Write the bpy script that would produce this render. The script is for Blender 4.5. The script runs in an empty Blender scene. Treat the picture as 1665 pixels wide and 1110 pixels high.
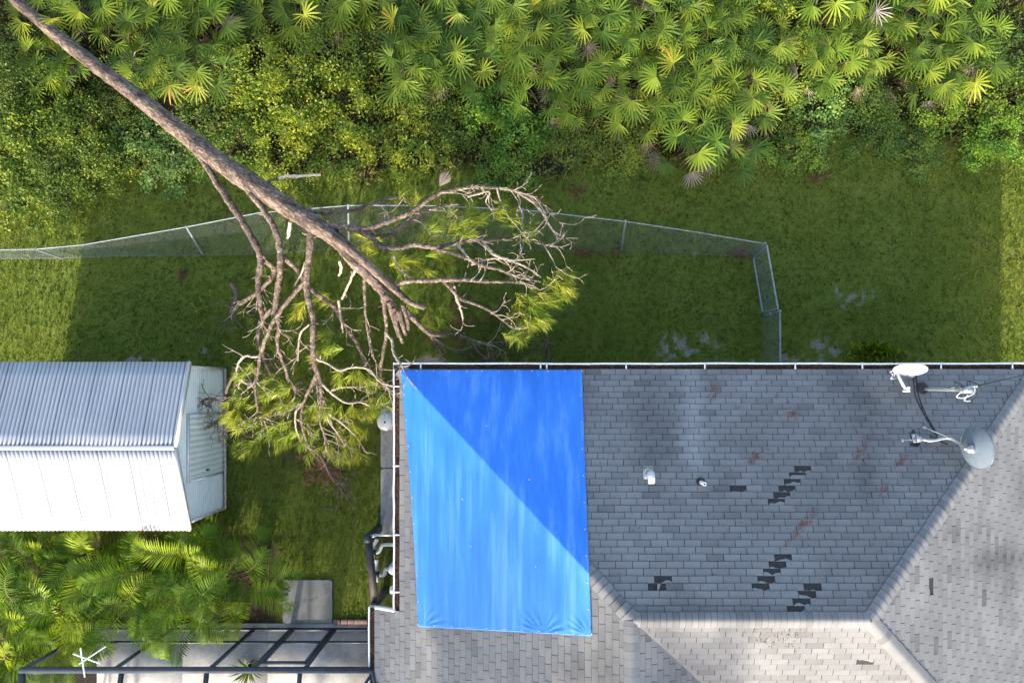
import bpy, math, random
import numpy as np
from mathutils import Vector

R = math.radians
random.seed(7)
rng = np.random.default_rng(11)
sc = bpy.context.scene
COL = sc.collection

# ------------------------------------------------------------------ camera, light, exposure
H = 16.7                      # camera height (m)
F = 1125.0                    # focal length in pixels of a 1665 px wide picture
CX, CY = 850.0, 630.0         # where the plumb line below the camera meets the picture
cd = bpy.data.cameras.new('camera')
cam = bpy.data.objects.new('camera', cd)
COL.objects.link(cam)
cam.location = (0, 0, H)
cd.sensor_width = 36.0
cd.lens = F / 1665.0 * 36.0
cd.shift_x = -(CX - 832.5) / 1665.0
cd.shift_y = (CY - 555.0) / 1665.0
cd.clip_end = 2000.0
cd.clip_start = 0.1
sc.camera = cam

SUN_EL, SUN_AZ = R(22.5), R(190.0)
w = bpy.data.worlds.new('World')
sc.world = w
w.use_nodes = True
nt = w.node_tree
sky = nt.nodes.new('ShaderNodeTexSky')
sky.sky_type = 'NISHITA'
sky.sun_disc = False
sky.sun_elevation = SUN_EL
sky.sun_rotation = SUN_AZ
sky.air_density = 0.85
sky.dust_density = 2.2
sky.ozone_density = 0.6
bg = nt.nodes['Background']
nt.links.new(sky.outputs[0], bg.inputs[0])
bg.inputs[1].default_value = 0.15
sd = bpy.data.lights.new('sun', 'SUN')
sun = bpy.data.objects.new('sun', sd)
COL.objects.link(sun)
sd.energy = 2.5
sd.angle = R(1.0)
sd.color = (1.0, 0.92, 0.80)
sun.rotation_euler = (R(90) - SUN_EL, 0, -(SUN_AZ - R(180)))
sun.location = (0, -20, 20)
sc.view_settings.view_transform = 'Standard'
sc.view_settings.look = 'None'
sc.view_settings.exposure = 1.95
sc.view_settings.gamma = 1.0
sc.cycles.max_bounces = 6
sc.cycles.transparent_max_bounces = 12
sc.cycles.use_adaptive_sampling = False
sc.cycles.use_denoising = True
sc.cycles.denoising_prefilter = 'ACCURATE'
sc.cycles.sample_clamp_indirect = 2.5

# ------------------------------------------------------------------ helpers
def P(px, py, z=0.0):
    """World point seen at photo pixel (px, py) when it lies at height z."""
    s = (H - z) / F
    return np.array([(px - CX) * s, -(py - CY) * s, z])

def unit(v):
    v = np.asarray(v, float)
    return v / (np.linalg.norm(v) + 1e-12)

class MB:
    def __init__(s):
        s.V, s.FA, s.T, s.n, s.A = [], [], [], 0, []
    def add(s, v, f, tint=0.5, att=None):
        v = np.asarray(v, float).reshape(-1, 3)
        f = np.asarray(f, int)
        if f.size == 0:
            return
        s.V.append(v)
        s.FA.append(f + s.n)
        t = np.full(len(f), tint, float) if np.isscalar(tint) else np.asarray(tint, float)
        s.T.append(t)
        s.A.append(np.zeros(len(v)) if att is None else np.asarray(att, float))
        s.n += len(v)
    def poly(s, pts, tint=0.5, att=None):
        s.add(pts, [list(range(len(pts)))], tint, att)
    def box(s, c, d, rz=0.0, tint=0.5):
        """Axis box: centre, size, turned about z."""
        x, y, z = np.array(d) / 2.0
        v = np.array([[a * x, b * y, e * z] for e in (-1, 1) for a, b in ((-1, -1), (1, -1), (1, 1), (-1, 1))])
        ca, sa = math.cos(rz), math.sin(rz)
        v = np.stack([v[:, 0] * ca - v[:, 1] * sa, v[:, 0] * sa + v[:, 1] * ca, v[:, 2]], 1) + np.array(c)
        s.add(v, [[3, 2, 1, 0], [4, 5, 6, 7], [0, 1, 5, 4], [1, 2, 6, 5], [2, 3, 7, 6], [3, 0, 4, 7]], tint)
    def bar(s, a, b, wd, ht, tint=0.5):
        """Rectangular bar from a to b."""
        a, b = np.asarray(a, float), np.asarray(b, float)
        d = unit(b - a)
        up = np.array([0, 0, 1.0]) if abs(d[2]) < 0.95 else np.array([0, 1.0, 0])
        sx = unit(np.cross(d, up)); u = np.cross(sx, d)
        v = []
        for q in (a, b):
            for i, j in ((-1, -1), (1, -1), (1, 1), (-1, 1)):
                v.append(q + sx * i * wd / 2 + u * j * ht / 2)
        s.add(v, [[3, 2, 1, 0], [4, 5, 6, 7], [0, 1, 5, 4], [1, 2, 6, 5], [2, 3, 7, 6], [3, 0, 4, 7]], tint)
    def tube(s, pts, rad, seg=8, tint=0.5, caps=True, rough=0.0):
        p = np.asarray(pts, float)
        n = len(p)
        rad = np.full(n, rad, float) if np.isscalar(rad) else np.asarray(rad, float)
        t = np.gradient(p, axis=0)
        t /= (np.linalg.norm(t, axis=1, keepdims=True) + 1e-12)
        ref = np.array([0, 0, 1.0]) if abs(t[0, 2]) < 0.9 else np.array([1.0, 0, 0])
        nx = unit(np.cross(t[0], ref))
        rings = []
        an = np.linspace(0, 2 * math.pi, seg, endpoint=False)
        for i in range(n):
            nx = unit(nx - t[i] * np.dot(nx, t[i]))
            ny = np.cross(t[i], nx)
            rr = rad[i] * (1 + (rng.normal(0, rough, seg) if rough else 0))
            rings.append(p[i] + (np.cos(an) * rr)[:, None] * nx + (np.sin(an) * rr)[:, None] * ny)
        v = np.concatenate(rings)
        i = np.arange(n - 1)[:, None] * seg
        j = np.arange(seg)[None, :]
        k = (j + 1) % seg
        f = np.stack([i + j, i + k, i + seg + k, i + seg + j], -1).reshape(-1, 4)
        s.add(v, f, tint)
        if caps and seg >= 3:
            s.add(rings[0][::-1], [list(range(seg))], tint)
            s.add(rings[-1], [list(range(seg))], tint)
    def lathe(s, prof, seg=24, c=(0, 0, 0), M=None, tint=0.5):
        an = np.linspace(0, 2 * math.pi, seg, endpoint=False)
        v = np.concatenate([np.stack([np.cos(an) * r, np.sin(an) * r, np.full(seg, z)], 1) for r, z in prof])
        if M is not None:
            v = v @ np.asarray(M).T
        n = len(prof)
        i = np.arange(n - 1)[:, None] * seg
        j = np.arange(seg)[None, :]
        k = (j + 1) % seg
        s.add(v + np.array(c), np.stack([i + j, i + k, i + seg + k, i + seg + j], -1).reshape(-1, 4), tint)
    def grid(s, G, tint=0.5, att=None):
        nr, nc = G.shape[:2]
        i = np.arange(nr - 1)[:, None] * nc
        j = np.arange(nc - 1)[None, :]
        f = np.stack([i + j, i + j + 1, i + nc + j + 1, i + nc + j], -1).reshape(-1, 4)
        s.add(G.reshape(-1, 3), f, tint, None if att is None else att.reshape(-1))
    def build(s, name, mat, parent=None, smooth=False, origin=None):
        V = np.concatenate(s.V)
        o_w = np.zeros(3)
        if parent is not None:
            q = parent
            while q is not None:
                o_w = o_w + np.array(q.location)
                q = q.parent
            V = V - o_w
            loc = (0, 0, 0)
        else:
            loc = np.array([V[:, 0].mean(), V[:, 1].mean(), V[:, 2].min()]) if origin is None else np.array(origin, float)
            V = V - loc
        me = bpy.data.meshes.new(name)
        lv = np.concatenate([f.ravel() for f in s.FA])
        lt = np.concatenate([np.full(len(f), f.shape[1]) for f in s.FA])
        ls = np.concatenate([[0], np.cumsum(lt)[:-1]])
        me.vertices.add(len(V)); me.vertices.foreach_set('co', V.ravel())
        me.loops.add(len(lv)); me.loops.foreach_set('vertex_index', lv.astype(np.int32))
        me.polygons.add(len(lt)); me.polygons.foreach_set('loop_start', ls.astype(np.int32))
        a = me.attributes.new('tint', 'FLOAT', 'FACE')
        a.data.foreach_set('value', np.concatenate(s.T).astype(np.float32))
        att = np.concatenate(s.A)
        if np.any(att):
            b = me.attributes.new('stain_shade', 'FLOAT', 'POINT')
            b.data.foreach_set('value', att.astype(np.float32))
        me.update(calc_edges=True)
        if smooth:
            me.polygons.foreach_set('use_smooth', np.ones(len(lt), bool))
        me.materials.append(mat)
        o = bpy.data.objects.new(name, me)
        COL.objects.link(o)
        o.location = loc
        if parent is not None:
            o.parent = parent
        return o

def tag(o, label=None, cat=None, group=None, kind=None):
    if label: o['label'] = label
    if cat: o['category'] = cat
    if group: o['group'] = group
    if kind: o['kind'] = kind
    return o

def thing(name, loc, label, cat, group=None):
    o = bpy.data.objects.new(name, None)
    o.empty_display_size = 0.2
    COL.objects.link(o)
    o.location = [float(v) for v in loc]
    return tag(o, label, cat, group)

def clone(o, parent=None):
    c = o.copy()
    COL.objects.link(c)
    if parent is not None:
        c.parent = parent
    for ch in list(o.children):
        clone(ch, c)
    return c

def vnoise(x, y, seed=0, octv=4):
    """Smooth 2-D value noise 0..1."""
    g = np.random.default_rng(seed).random((256, 256))
    tot = np.zeros_like(np.asarray(x, float)); amp = 1.0; sm = 0
    x = np.asarray(x, float); y = np.asarray(y, float)
    for _ in range(octv):
        xi, yi = np.floor(x).astype(int), np.floor(y).astype(int)
        fx, fy = x - xi, y - yi
        fx = fx * fx * (3 - 2 * fx); fy = fy * fy * (3 - 2 * fy)
        a = g[yi % 256, xi % 256]; b = g[yi % 256, (xi + 1) % 256]
        c = g[(yi + 1) % 256, xi % 256]; d = g[(yi + 1) % 256, (xi + 1) % 256]
        tot = tot + amp * ((a * (1 - fx) + b * fx) * (1 - fy) + (c * (1 - fx) + d * fx) * fy)
        sm += amp; amp *= 0.5; x = x * 2.03 + 7.1; y = y * 2.03 + 3.3
    return tot / sm

def sstep(a, b, x):
    t = np.clip((x - a) / (b - a), 0, 1)
    return t * t * (3 - 2 * t)

def smooth_path(pts, n=8):
    """Catmull-Rom through points (any columns)."""
    p = np.asarray(pts, float)
    if len(p) < 3:
        t = np.linspace(0, 1, n + 1)[:, None]
        return p[0] * (1 - t) + p[-1] * t
    q = np.vstack([2 * p[0] - p[1], p, 2 * p[-1] - p[-2]])
    out = []
    for i in range(1, len(q) - 2):
        for t in np.linspace(0, 1, n, endpoint=False):
            a, b, c, d = q[i - 1], q[i], q[i + 1], q[i + 2]
            out.append(0.5 * (2 * b + (c - a) * t + (2 * a - 5 * b + 4 * c - d) * t * t + (3 * b - a - 3 * c + d) * t ** 3))
    out.append(p[-1])
    return np.array(out)

# ------------------------------------------------------------------ materials
def new_mat(name):
    m = bpy.data.materials.new(name)
    m.use_nodes = True
    t = m.node_tree
    return m, t, t.nodes['Principled BSDF']

def N(t, kind, **kw):
    n = t.nodes.new('ShaderNode' + kind)
    for k, v in kw.items():
        setattr(n, k, v)
    return n

def ramp(t, fac, stops):
    r = N(t, 'ValToRGB')
    e = r.color_ramp.elements
    while len(e) < len(stops):
        e.new(0.5)
    for el, (p, c) in zip(e, stops):
        el.position = p
        el.color = (*c, 1)
    if fac is not None:
        t.links.new(fac, r.inputs[0])
    return r.outputs[0]

def noise(t, scale, detail=4, rough=0.6, stretch=None, coord='Object'):
    tc = N(t, 'TexCoord')
    n = N(t, 'TexNoise')
    n.inputs['Scale'].default_value = scale
    n.inputs['Detail'].default_value = detail
    n.inputs['Roughness'].default_value = rough
    src = tc.outputs[coord]
    if stretch:
        mp = N(t, 'Mapping')
        mp.inputs['Scale'].default_value = stretch
        t.links.new(src, mp.inputs[0]); src = mp.outputs[0]
    t.links.new(src, n.inputs['Vector'])
    return n.outputs[0]

def mix(t, fac, a, b, mode='MIX'):
    m = N(t, 'Mix', data_type='RGBA', blend_type=mode)
    for sock, v in ((m.inputs[0], fac), (m.inputs[6], a), (m.inputs[7], b)):
        if hasattr(v, 'links'):
            t.links.new(v, sock)
        elif isinstance(v, (int, float)):
            sock.default_value = v
        else:
            sock.default_value = (*v, 1)
    return m.outputs[2]

def bump(t, b, h, strength=0.3, dist=0.02):
    n = N(t, 'Bump')
    n.inputs['Strength'].default_value = strength
    n.inputs['Distance'].default_value = dist
    t.links.new(h, n.inputs['Height'])
    t.links.new(n.outputs[0], b.inputs['Normal'])

def attr(t, name):
    return N(t, 'Attribute', attribute_name=name).outputs['Fac']

def surf(name, c1, c2, scale=8, rough=0.7, metal=0.0, bmp=0.0, stretch=None, tint=0.0, spec=0.4, c3=None, detail=5):
    """Two/three colour noisy surface; tint = strength of the per-face tone attribute."""
    m, t, b = new_mat(name)
    n = noise(t, scale, detail, 0.65, stretch)
    st = [(0.32, c1), (0.68, c2)] if c3 is None else [(0.3, c1), (0.5, c2), (0.7, c3)]
    c = ramp(t, n, st)
    if tint:
        lo, hi = 1 - tint, 1 + tint
        tc = ramp(t, attr(t, 'tint'), [(0, (lo / hi,) * 3), (1, (1, 1, 1))])
        c = mix(t, 1.0, c, tc, 'MULTIPLY')
    t.links.new(c, b.inputs['Base Color'])
    b.inputs['Roughness'].default_value = rough
    b.inputs['Metallic'].default_value = metal
    b.inputs['Specular IOR Level'].default_value = spec
    if bmp:
        bump(t, b, noise(t, scale * 4, 4, 0.6, stretch), bmp, 0.01)
    return m

def leafmat(name, stops, trans=0.35, rough=0.5, tcol=(1.25, 1.2, 0.7), spec=0.35):
    m, t, b = new_mat(name)
    c = ramp(t, attr(t, 'tint'), stops)
    oi = N(t, 'ObjectInfo')
    c = mix(t, 1.0, c, oi.outputs['Color'], 'MULTIPLY')
    t.links.new(c, b.inputs['Base Color'])
    b.inputs['Roughness'].default_value = rough
    b.inputs['Specular IOR Level'].default_value = spec
    tr = N(t, 'BsdfTranslucent')
    t.links.new(mix(t, 1.0, c, tcol, 'MULTIPLY'), tr.inputs[0])
    ms = N(t, 'MixShader')
    ms.inputs[0].default_value = trans
    t.links.new(b.outputs[0], ms.inputs[1]); t.links.new(tr.outputs[0], ms.inputs[2])
    t.links.new(ms.outputs[0], t.nodes['Material Output'].inputs[0])
    return m

M = {}
# lawn: soil and thatch under the blades; attributes stain = bare sand, litter via tint of noise
def ground_mat():
    m, t, b = new_mat('lawn_soil')
    n1 = noise(t, 1.3, 6, 0.65); n2 = noise(t, 22, 5, 0.7)
    g = ramp(t, n1, [(0.3, (0.115, 0.152, 0.024)), (0.55, (0.165, 0.200, 0.032)), (0.75, (0.205, 0.205, 0.05))])
    g = mix(t, n2, g, (0.090, 0.115, 0.019))
    sand = ramp(t, n2, [(0.3, (0.11, 0.095, 0.068)), (0.7, (0.36, 0.32, 0.26))])
    f = ramp(t, attr(t, 'stain_shade'), [(0.35, (0, 0, 0)), (0.75, (1, 1, 1))])
    c = mix(t, f, g, sand)
    lit = ramp(t, n2, [(0.25, (0.018, 0.013, 0.008)), (0.55, (0.045, 0.033, 0.02)), (0.8, (0.10, 0.08, 0.05))])
    c = mix(t, attr(t, 'litter'), c, lit)
    t.links.new(c, b.inputs['Base Color'])
    b.inputs['Roughness'].default_value = 0.95
    b.inputs['Specular IOR Level'].default_value = 0.1
    bump(t, b, n2, 0.6, 0.03)
    return m
M['ground'] = ground_mat()
M['grass'] = leafmat('grass_blade', [(0, (0.0952, 0.1562, 0.0164)), (0.45, (0.1838, 0.2562, 0.0205)), (0.75, (0.2517, 0.3063, 0.0287)), (1, (0.3402, 0.3125, 0.0512))], 0.3, 0.6, spec=0.2)
M['weed'] = leafmat('weed_blade', [(0, (0.0782, 0.1164, 0.0178)), (0.5, (0.1957, 0.2328, 0.0326)), (0.8, (0.3651, 0.3175, 0.0665)), (1, (0.6, 0.4234, 0.1478))], 0.3, 0.6)
M['palmetto'] = leafmat('palmetto_leaf', [(0, (0.0661, 0.114, 0.0154)), (0.45, (0.1388, 0.2108, 0.022)), (0.8, (0.2645, 0.3078, 0.033)), (0.95, (0.4496, 0.3876, 0.044)), (1, (0.529, 0.3192, 0.066))], 0.34, 0.5, spec=0.22)
M['dead_palm'] = leafmat('dead_palm_leaf', [(0, (0.16, 0.085, 0.045)), (0.5, (0.26, 0.17, 0.11)), (1, (0.42, 0.35, 0.27))], 0.15, 0.7, (1, 0.9, 0.8))
M['shrub'] = leafmat('shrub_leaf', [(0, (0.0413, 0.0844, 0.0111)), (0.5, (0.1135, 0.1759, 0.0201)), (1, (0.2683, 0.299, 0.0391))], 0.3, 0.5)
M['areca'] = leafmat('areca_leaf', [(0, (0.0487, 0.1122, 0.0086)), (0.5, (0.1379, 0.243, 0.0138)), (1, (0.2919, 0.374, 0.0207))], 0.33, 0.55, spec=0.2)
M['needle'] = leafmat('pine_needle', [(0, (0.1194, 0.1878, 0.0196)), (0.5, (0.2588, 0.3381, 0.0336)), (0.85, (0.4778, 0.4885, 0.0588)), (1, (0.5796, 0.4695, 0.084))], 0.3, 0.5)
M['dry_needle'] = leafmat('dry_pine_needle', [(0, (0.13, 0.065, 0.030)), (0.5, (0.24, 0.125, 0.055)), (1, (0.36, 0.21, 0.10))], 0.1, 0.7, (1, 0.9, 0.8))
M['roof_needle'] = leafmat('rust_pine_needle', [(0, (0.12, 0.035, 0.02)), (1, (0.32, 0.11, 0.06))], 0.1, 0.7, (1, 0.9, 0.8))

def bark_mat(name, rot=None):
    m, t, b = new_mat(name)
    tc = N(t, 'TexCoord'); mp = N(t, 'Mapping')
    if rot is not None:
        m0_ = N(t, 'Mapping'); m0_.inputs['Rotation'].default_value = (0, 0, rot)
        t.links.new(tc.outputs['Object'], m0_.inputs[0]); t.links.new(m0_.outputs[0], mp.inputs[0])
        mp.inputs['Scale'].default_value = (0.30, 1, 1)
    else:
        t.links.new(tc.outputs['Object'], mp.inputs[0])
    n_ = N(t, 'TexNoise'); n_.inputs['Scale'].default_value = 8; n_.inputs['Detail'].default_value = 8; n_.inputs['Roughness'].default_value = .75
    vo = N(t, 'TexVoronoi', feature='DISTANCE_TO_EDGE'); vo.inputs['Scale'].default_value = 15
    n2 = N(t, 'TexNoise'); n2.inputs['Scale'].default_value = 1.3; n2.inputs['Detail'].default_value = 4
    wv_ = N(t, 'VectorMath', operation='MULTIPLY_ADD')
    for nn_ in (n_, n2): t.links.new(mp.outputs[0], nn_.inputs['Vector'])
    wv_.inputs[1].default_value = (.09, .09, .09)
    t.links.new(n_.outputs['Color'], wv_.inputs[0]); t.links.new(mp.outputs[0], wv_.inputs[2]); t.links.new(wv_.outputs[0], vo.inputs['Vector'])
    c = ramp(t, n_.outputs[0], [(0.32, (0.050, 0.037, 0.031)), (0.47, (0.155, 0.116, 0.090)), (0.60, (0.30, 0.24, 0.19)), (0.74, (0.25, 0.15, 0.10))])
    c = mix(t, 1.0, c, ramp(t, n2.outputs[0], [(.35, (.72, .70, .70)), (.65, (1.12, 1.08, 1.02))]), 'MULTIPLY')
    c = mix(t, 0.85, c, ramp(t, vo.outputs['Distance'], [(0.0, (0.28, 0.25, 0.24)), (0.16, (1, 1, 1))]), 'MULTIPLY')
    t.links.new(c, b.inputs['Base Color'])
    b.inputs['Roughness'].default_value = 0.9
    b.inputs['Specular IOR Level'].default_value = 0.2
    bump(t, b, vo.outputs['Distance'], 0.7, 0.03)
    return m
M['bark'] = bark_mat('limb_bark')
M['trunkbark'] = bark_mat('pine_bark', R(37))
M['twig'] = surf('pine_twig', (0.20, 0.14, 0.10), (0.42, 0.34, 0.27), 14, 0.85)
M['darktwig'] = surf('shaded_twig', (0.07, 0.05, 0.04), (0.16, 0.12, 0.095), 14, 0.9)  # darkened twig copy: shade put into the colour of the low limbs
M['heartwood'] = surf('broken_wood', (0.42, 0.33, 0.21), (0.66, 0.56, 0.40), 20, 0.8)
M['stem'] = surf('plant_stem', (0.05, 0.035, 0.02), (0.13, 0.10, 0.055), 12, 0.9)
M['palmstem'] = surf('palm_stem', (0.12, 0.10, 0.03), (0.22, 0.19, 0.07), 8, 0.6)

def shingle_mat():
    m, t, b = new_mat('asphalt_shingle')
    n1 = noise(t, 150, 3, 0.8); n2 = noise(t, 1.1, 6, 0.6)
    c = ramp(t, n1, [(0.32, (0.205, 0.203, 0.195)), (0.5, (0.300, 0.297, 0.284)), (0.7, (0.435, 0.43, 0.41))])
    tn = ramp(t, attr(t, 'tint'), [(0, (0.45, 0.45, 0.46)), (0.6, (0.95, 0.95, 0.95)), (1, (1.0, 0.985, 0.96))])
    c = mix(t, 1.0, c, tn, 'MULTIPLY')
    bl = ramp(t, n2, [(0.3, (0.70, 0.70, 0.71)), (0.62, (1, 1, 1))])
    c = mix(t, 0.8, c, bl, 'MULTIPLY')
    s = attr(t, 'stain_shade')
    ad = N(t, 'Math', operation='MULTIPLY_ADD'); ad.inputs[1].default_value = .5; ad.inputs[2].default_value = .5
    t.links.new(s, ad.inputs[0])
    dk = ramp(t, ad.outputs[0], [(0.0, (1, 1, 1)), (0.5, (.72, .72, .72)), (1.0, (0.20, 0.185, 0.18))])
    c = mix(t, 1.0, c, dk, 'MULTIPLY')
    t.links.new(c, b.inputs['Base Color'])
    b.inputs['Roughness'].default_value = 0.85
    b.inputs['Specular IOR Level'].default_value = 0.35
    bump(t, b, n1, 0.35, 0.006)
    return m
M['shingle'] = shingle_mat()
M['felt'] = surf('roof_felt', (0.010, 0.010, 0.011), (0.055, 0.053, 0.053), 45, 0.95, bmp=0.4)
M['wall'] = surf('stucco', (0.48, 0.45, 0.38), (0.56, 0.53, 0.46), 14, 0.9, bmp=0.3)
M['gutter'] = surf('white_gutter', (0.66, 0.64, 0.58), (0.84, 0.83, 0.78), 5, 0.4, c3=(0.78, 0.77, 0.72))
M['gutter_in'] = surf('gutter_inside', (0.06, 0.05, 0.045), (0.20, 0.19, 0.18), 7, 0.8)
M['litter'] = leafmat('gutter_litter', [(0, (0.035, 0.018, 0.010)), (0.5, (0.11, 0.050, 0.024)), (1, (0.24, 0.12, 0.06))], 0.05, 0.9, (1, 1, 1))
M['metal'] = surf('galvanised_steel', (0.30, 0.31, 0.32), (0.46, 0.47, 0.48), 18, 0.38, 0.6)
M['fence'] = surf('galvanised_fence', (0.17, 0.19, 0.20), (0.28, 0.30, 0.32), 10, 0.5, 0.2)
M['wire'] = surf('chain_link_wire', (0.13, 0.15, 0.165), (0.24, 0.26, 0.28), 10, 0.5, 0.3)
M['white'] = surf('white_plastic', (0.52, 0.53, 0.54), (0.62, 0.63, 0.63), 6, 0.35)
M['pvc'] = surf('white_pvc', (0.50, 0.52, 0.54), (0.62, 0.63, 0.64), 6, 0.35)
M['black'] = surf('black_rubber', (0.010, 0.010, 0.011), (0.025, 0.025, 0.026), 12, 0.6)
M['dish'] = surf('dish_grey', (0.125, 0.155, 0.185), (0.155, 0.19, 0.22), 5, 0.35)
M['concrete'] = surf('weathered_concrete', (0.16, 0.16, 0.155), (0.30, 0.30, 0.29), 5, 0.9, bmp=0.3, c3=(0.23, 0.23, 0.22), detail=8)
M['dirtyconc'] = surf('mossy_concrete', (0.055, 0.06, 0.055), (0.15, 0.155, 0.15), 3.2, 0.9, bmp=0.4, c3=(0.11, 0.115, 0.11), detail=9)
def aggregate_mat():
    m, t, b = new_mat('exposed_aggregate')
    n = noise(t, 70, 3, 0.8); n2 = noise(t, 1.6, 6, 0.65)
    c = ramp(t, n, [(0.3, (0.28, 0.26, 0.235)), (0.5, (0.54, 0.51, 0.465)), (0.72, (0.74, 0.71, 0.66))])
    c = mix(t, 0.8, c, ramp(t, n2, [(0.35, (0.55, 0.54, 0.53)), (0.6, (1, 1, 1))]), 'MULTIPLY')
    t.links.new(c, b.inputs['Base Color'])
    b.inputs['Roughness'].default_value = 0.9
    bump(t, b, n, 0.3, 0.006)
    return m
M['aggregate'] = aggregate_mat()
M['brick'] = surf('brick_paver', (0.18, 0.11, 0.085), (0.30, 0.20, 0.16), 16, 0.9, bmp=0.3)
M['bronze'] = surf('dark_aluminium', (0.022, 0.029, 0.040), (0.042, 0.052, 0.066), 4, 0.5, 0.0)
M['brown'] = surf('brown_board', (0.045, 0.036, 0.034), (0.085, 0.068, 0.062), 8, 0.6)
def shedroof_mat():
    m, t, b = new_mat('painted_corrugated_roof')
    n1 = noise(t, 1.4, 6, .65, (1, .35, 1))
    c = ramp(t, n1, [(.3, (0.34, 0.35, 0.36)), (.55, (0.40, 0.41, 0.418)), (.75, (0.435, 0.445, 0.45))])
    c = mix(t, 1.0, c, ramp(t, attr(t, 'stain_shade'), [(0, (1, 1, 1)), (1, (.20, .21, .225))]), 'MULTIPLY')
    t.links.new(c, b.inputs['Base Color'])
    b.inputs['Roughness'].default_value = .55
    b.inputs['Specular IOR Level'].default_value = .3
    return m
M['shedroof'] = shedroof_mat()
def shedwall_mat():
    m, t, b = new_mat('pale_green_siding')
    c = ramp(t, noise(t, 3.0, 5, .65), [(.3, (0.66, 0.70, 0.62)), (.5, (0.76, 0.79, 0.71)), (.7, (0.82, 0.84, 0.77))])
    c = mix(t, 1.0, c, ramp(t, attr(t, 'stain_shade'), [(0, (1, 1, 1)), (1, (.78, .80, .76))]), 'MULTIPLY')
    t.links.new(c, b.inputs['Base Color'])
    b.inputs['Roughness'].default_value = .5
    return m
M['shedwall'] = shedwall_mat()
M['trim'] = surf('cream_trim', (0.50, 0.47, 0.40), (0.66, 0.63, 0.55), 6, 0.6)
M['screw'] = surf('roof_screw', (0.10, 0.10, 0.10), (0.2, 0.2, 0.2), 12, 0.5)
def tarp_mat():
    m, t, b = new_mat('blue_tarpaulin')
    n1 = noise(t, 2.2, 5, 0.6, (2.6, 0.16, 1)); n2 = noise(t, 9, 4, 0.6, (2.0, 0.09, 1))
    c = ramp(t, n1, [(0.3, (0.014, 0.180, 0.66)), (0.52, (0.026, 0.220, 0.74)), (0.72, (0.105, 0.325, 0.85))])
    c2 = ramp(t, n2, [(0.3, (0.80, 0.86, 0.92)), (0.7, (1, 1, 1))])
    c = mix(t, 1.0, c, c2, 'MULTIPLY')
    t.links.new(c, b.inputs['Base Color'])
    b.inputs['Roughness'].default_value = 0.58
    b.inputs['Specular IOR Level'].default_value = 0.6
    bump(t, b, n2, 0.18, 0.02)
    return m
M['tarp'] = tarp_mat()
M['nailcap'] = surf('orange_nail_cap', (0.75, 0.42, 0.33), (0.85, 0.60, 0.50), 8, 0.5)
def screen_mat():
    m, t, b = new_mat('insect_screen')
    b.inputs['Base Color'].default_value = (0.035, 0.04, 0.045, 1)
    b.inputs['Roughness'].default_value = 0.6
    tr = N(t, 'BsdfTransparent')
    ms = N(t, 'MixShader'); ms.inputs[0].default_value = 0.10
    t.links.new(tr.outputs[0], ms.inputs[1]); t.links.new(b.outputs[0], ms.inputs[2])
    t.links.new(ms.outputs[0], t.nodes['Material Output'].inputs[0])
    return m
M['screen'] = screen_mat()

# ------------------------------------------------------------------ roof shape (house)
SL = 0.46
XW, XE, YN = -2.49, 10.41, 0.37          # eaves
EZ = 2.70                                # roof edge height
D = 4.40                                 # run from eave to ridge
RZ = EZ + SL * D
YR = YN - D                              # main ridge
XR1, XR2 = XW + D, XE - D                # its two ends
YS = -15.0                               # wing runs south out of the picture
XWE = XW + 2 * D                         # east eave of the west wing
XW2, YSTEP = -3.05, -4.52                # lower eave west of the step
def zroof(x, y):
    main = min(EZ + SL * (x - XW), EZ + SL * (XE - x), EZ + SL * (YN - y), EZ + SL * (y - (YR - D)))
    wing = min(EZ + SL * (x - XW), EZ + SL * (XWE - x), EZ + SL * (YN - y))
    return max(main, wing)
def onroof(px, py, off=0.0):
    z = 3.5
    for _ in range(30):
        q = P(px, py, z)
        z = 0.5 * z + 0.5 * (zroof(q[0], q[1]) + off)
    return P(px, py, z)

# ------------------------------------------------------------------ setting: ground
GX, GY = np.meshgrid(np.linspace(-16, 15, 521), np.linspace(-9, 14, 391))
def sand_at(x, y):
    px, py = x * F / H + CX, CY - y * F / H
    s = np.zeros_like(x)
    for cx_, cy_, rx, ry, k in ((1100, 565, 34, 26, .9), (1145, 560, 26, 24, .75), (1340, 566, 40, 26, .85), (1290, 580, 40, 10, .8), (1195, 585, 60, 10, .7),
                                (1395, 490, 34, 18, .55), (1365, 470, 26, 16, .5), (335, 582, 16, 14, .8), (215, 588, 50, 8, .75), (1480, 585, 45, 10, .7), (610, 900, 14, 50, .4),
                                (385, 405, 40, 7, .5), (260, 418, 50, 6, .45), (1150, 412, 60, 7, .5), (700, 590, 60, 14, .6), (330, 850, 70, 14, .5)):
        s = np.maximum(s, k * np.exp(-(((px - cx_) / rx) ** 2 + ((py - cy_) / ry) ** 2)))
    n = vnoise(x * 3.2, y * 3.2, 5, 5)
    n3 = vnoise(x * 9, y * 9, 6, 3)
    return np.clip((s * 1.25 + (n - 0.55) * 1.6 * (s > 0.08)) * np.clip(n3 * 2.6 - .65, 0, 1.15), 0, 1)
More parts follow.
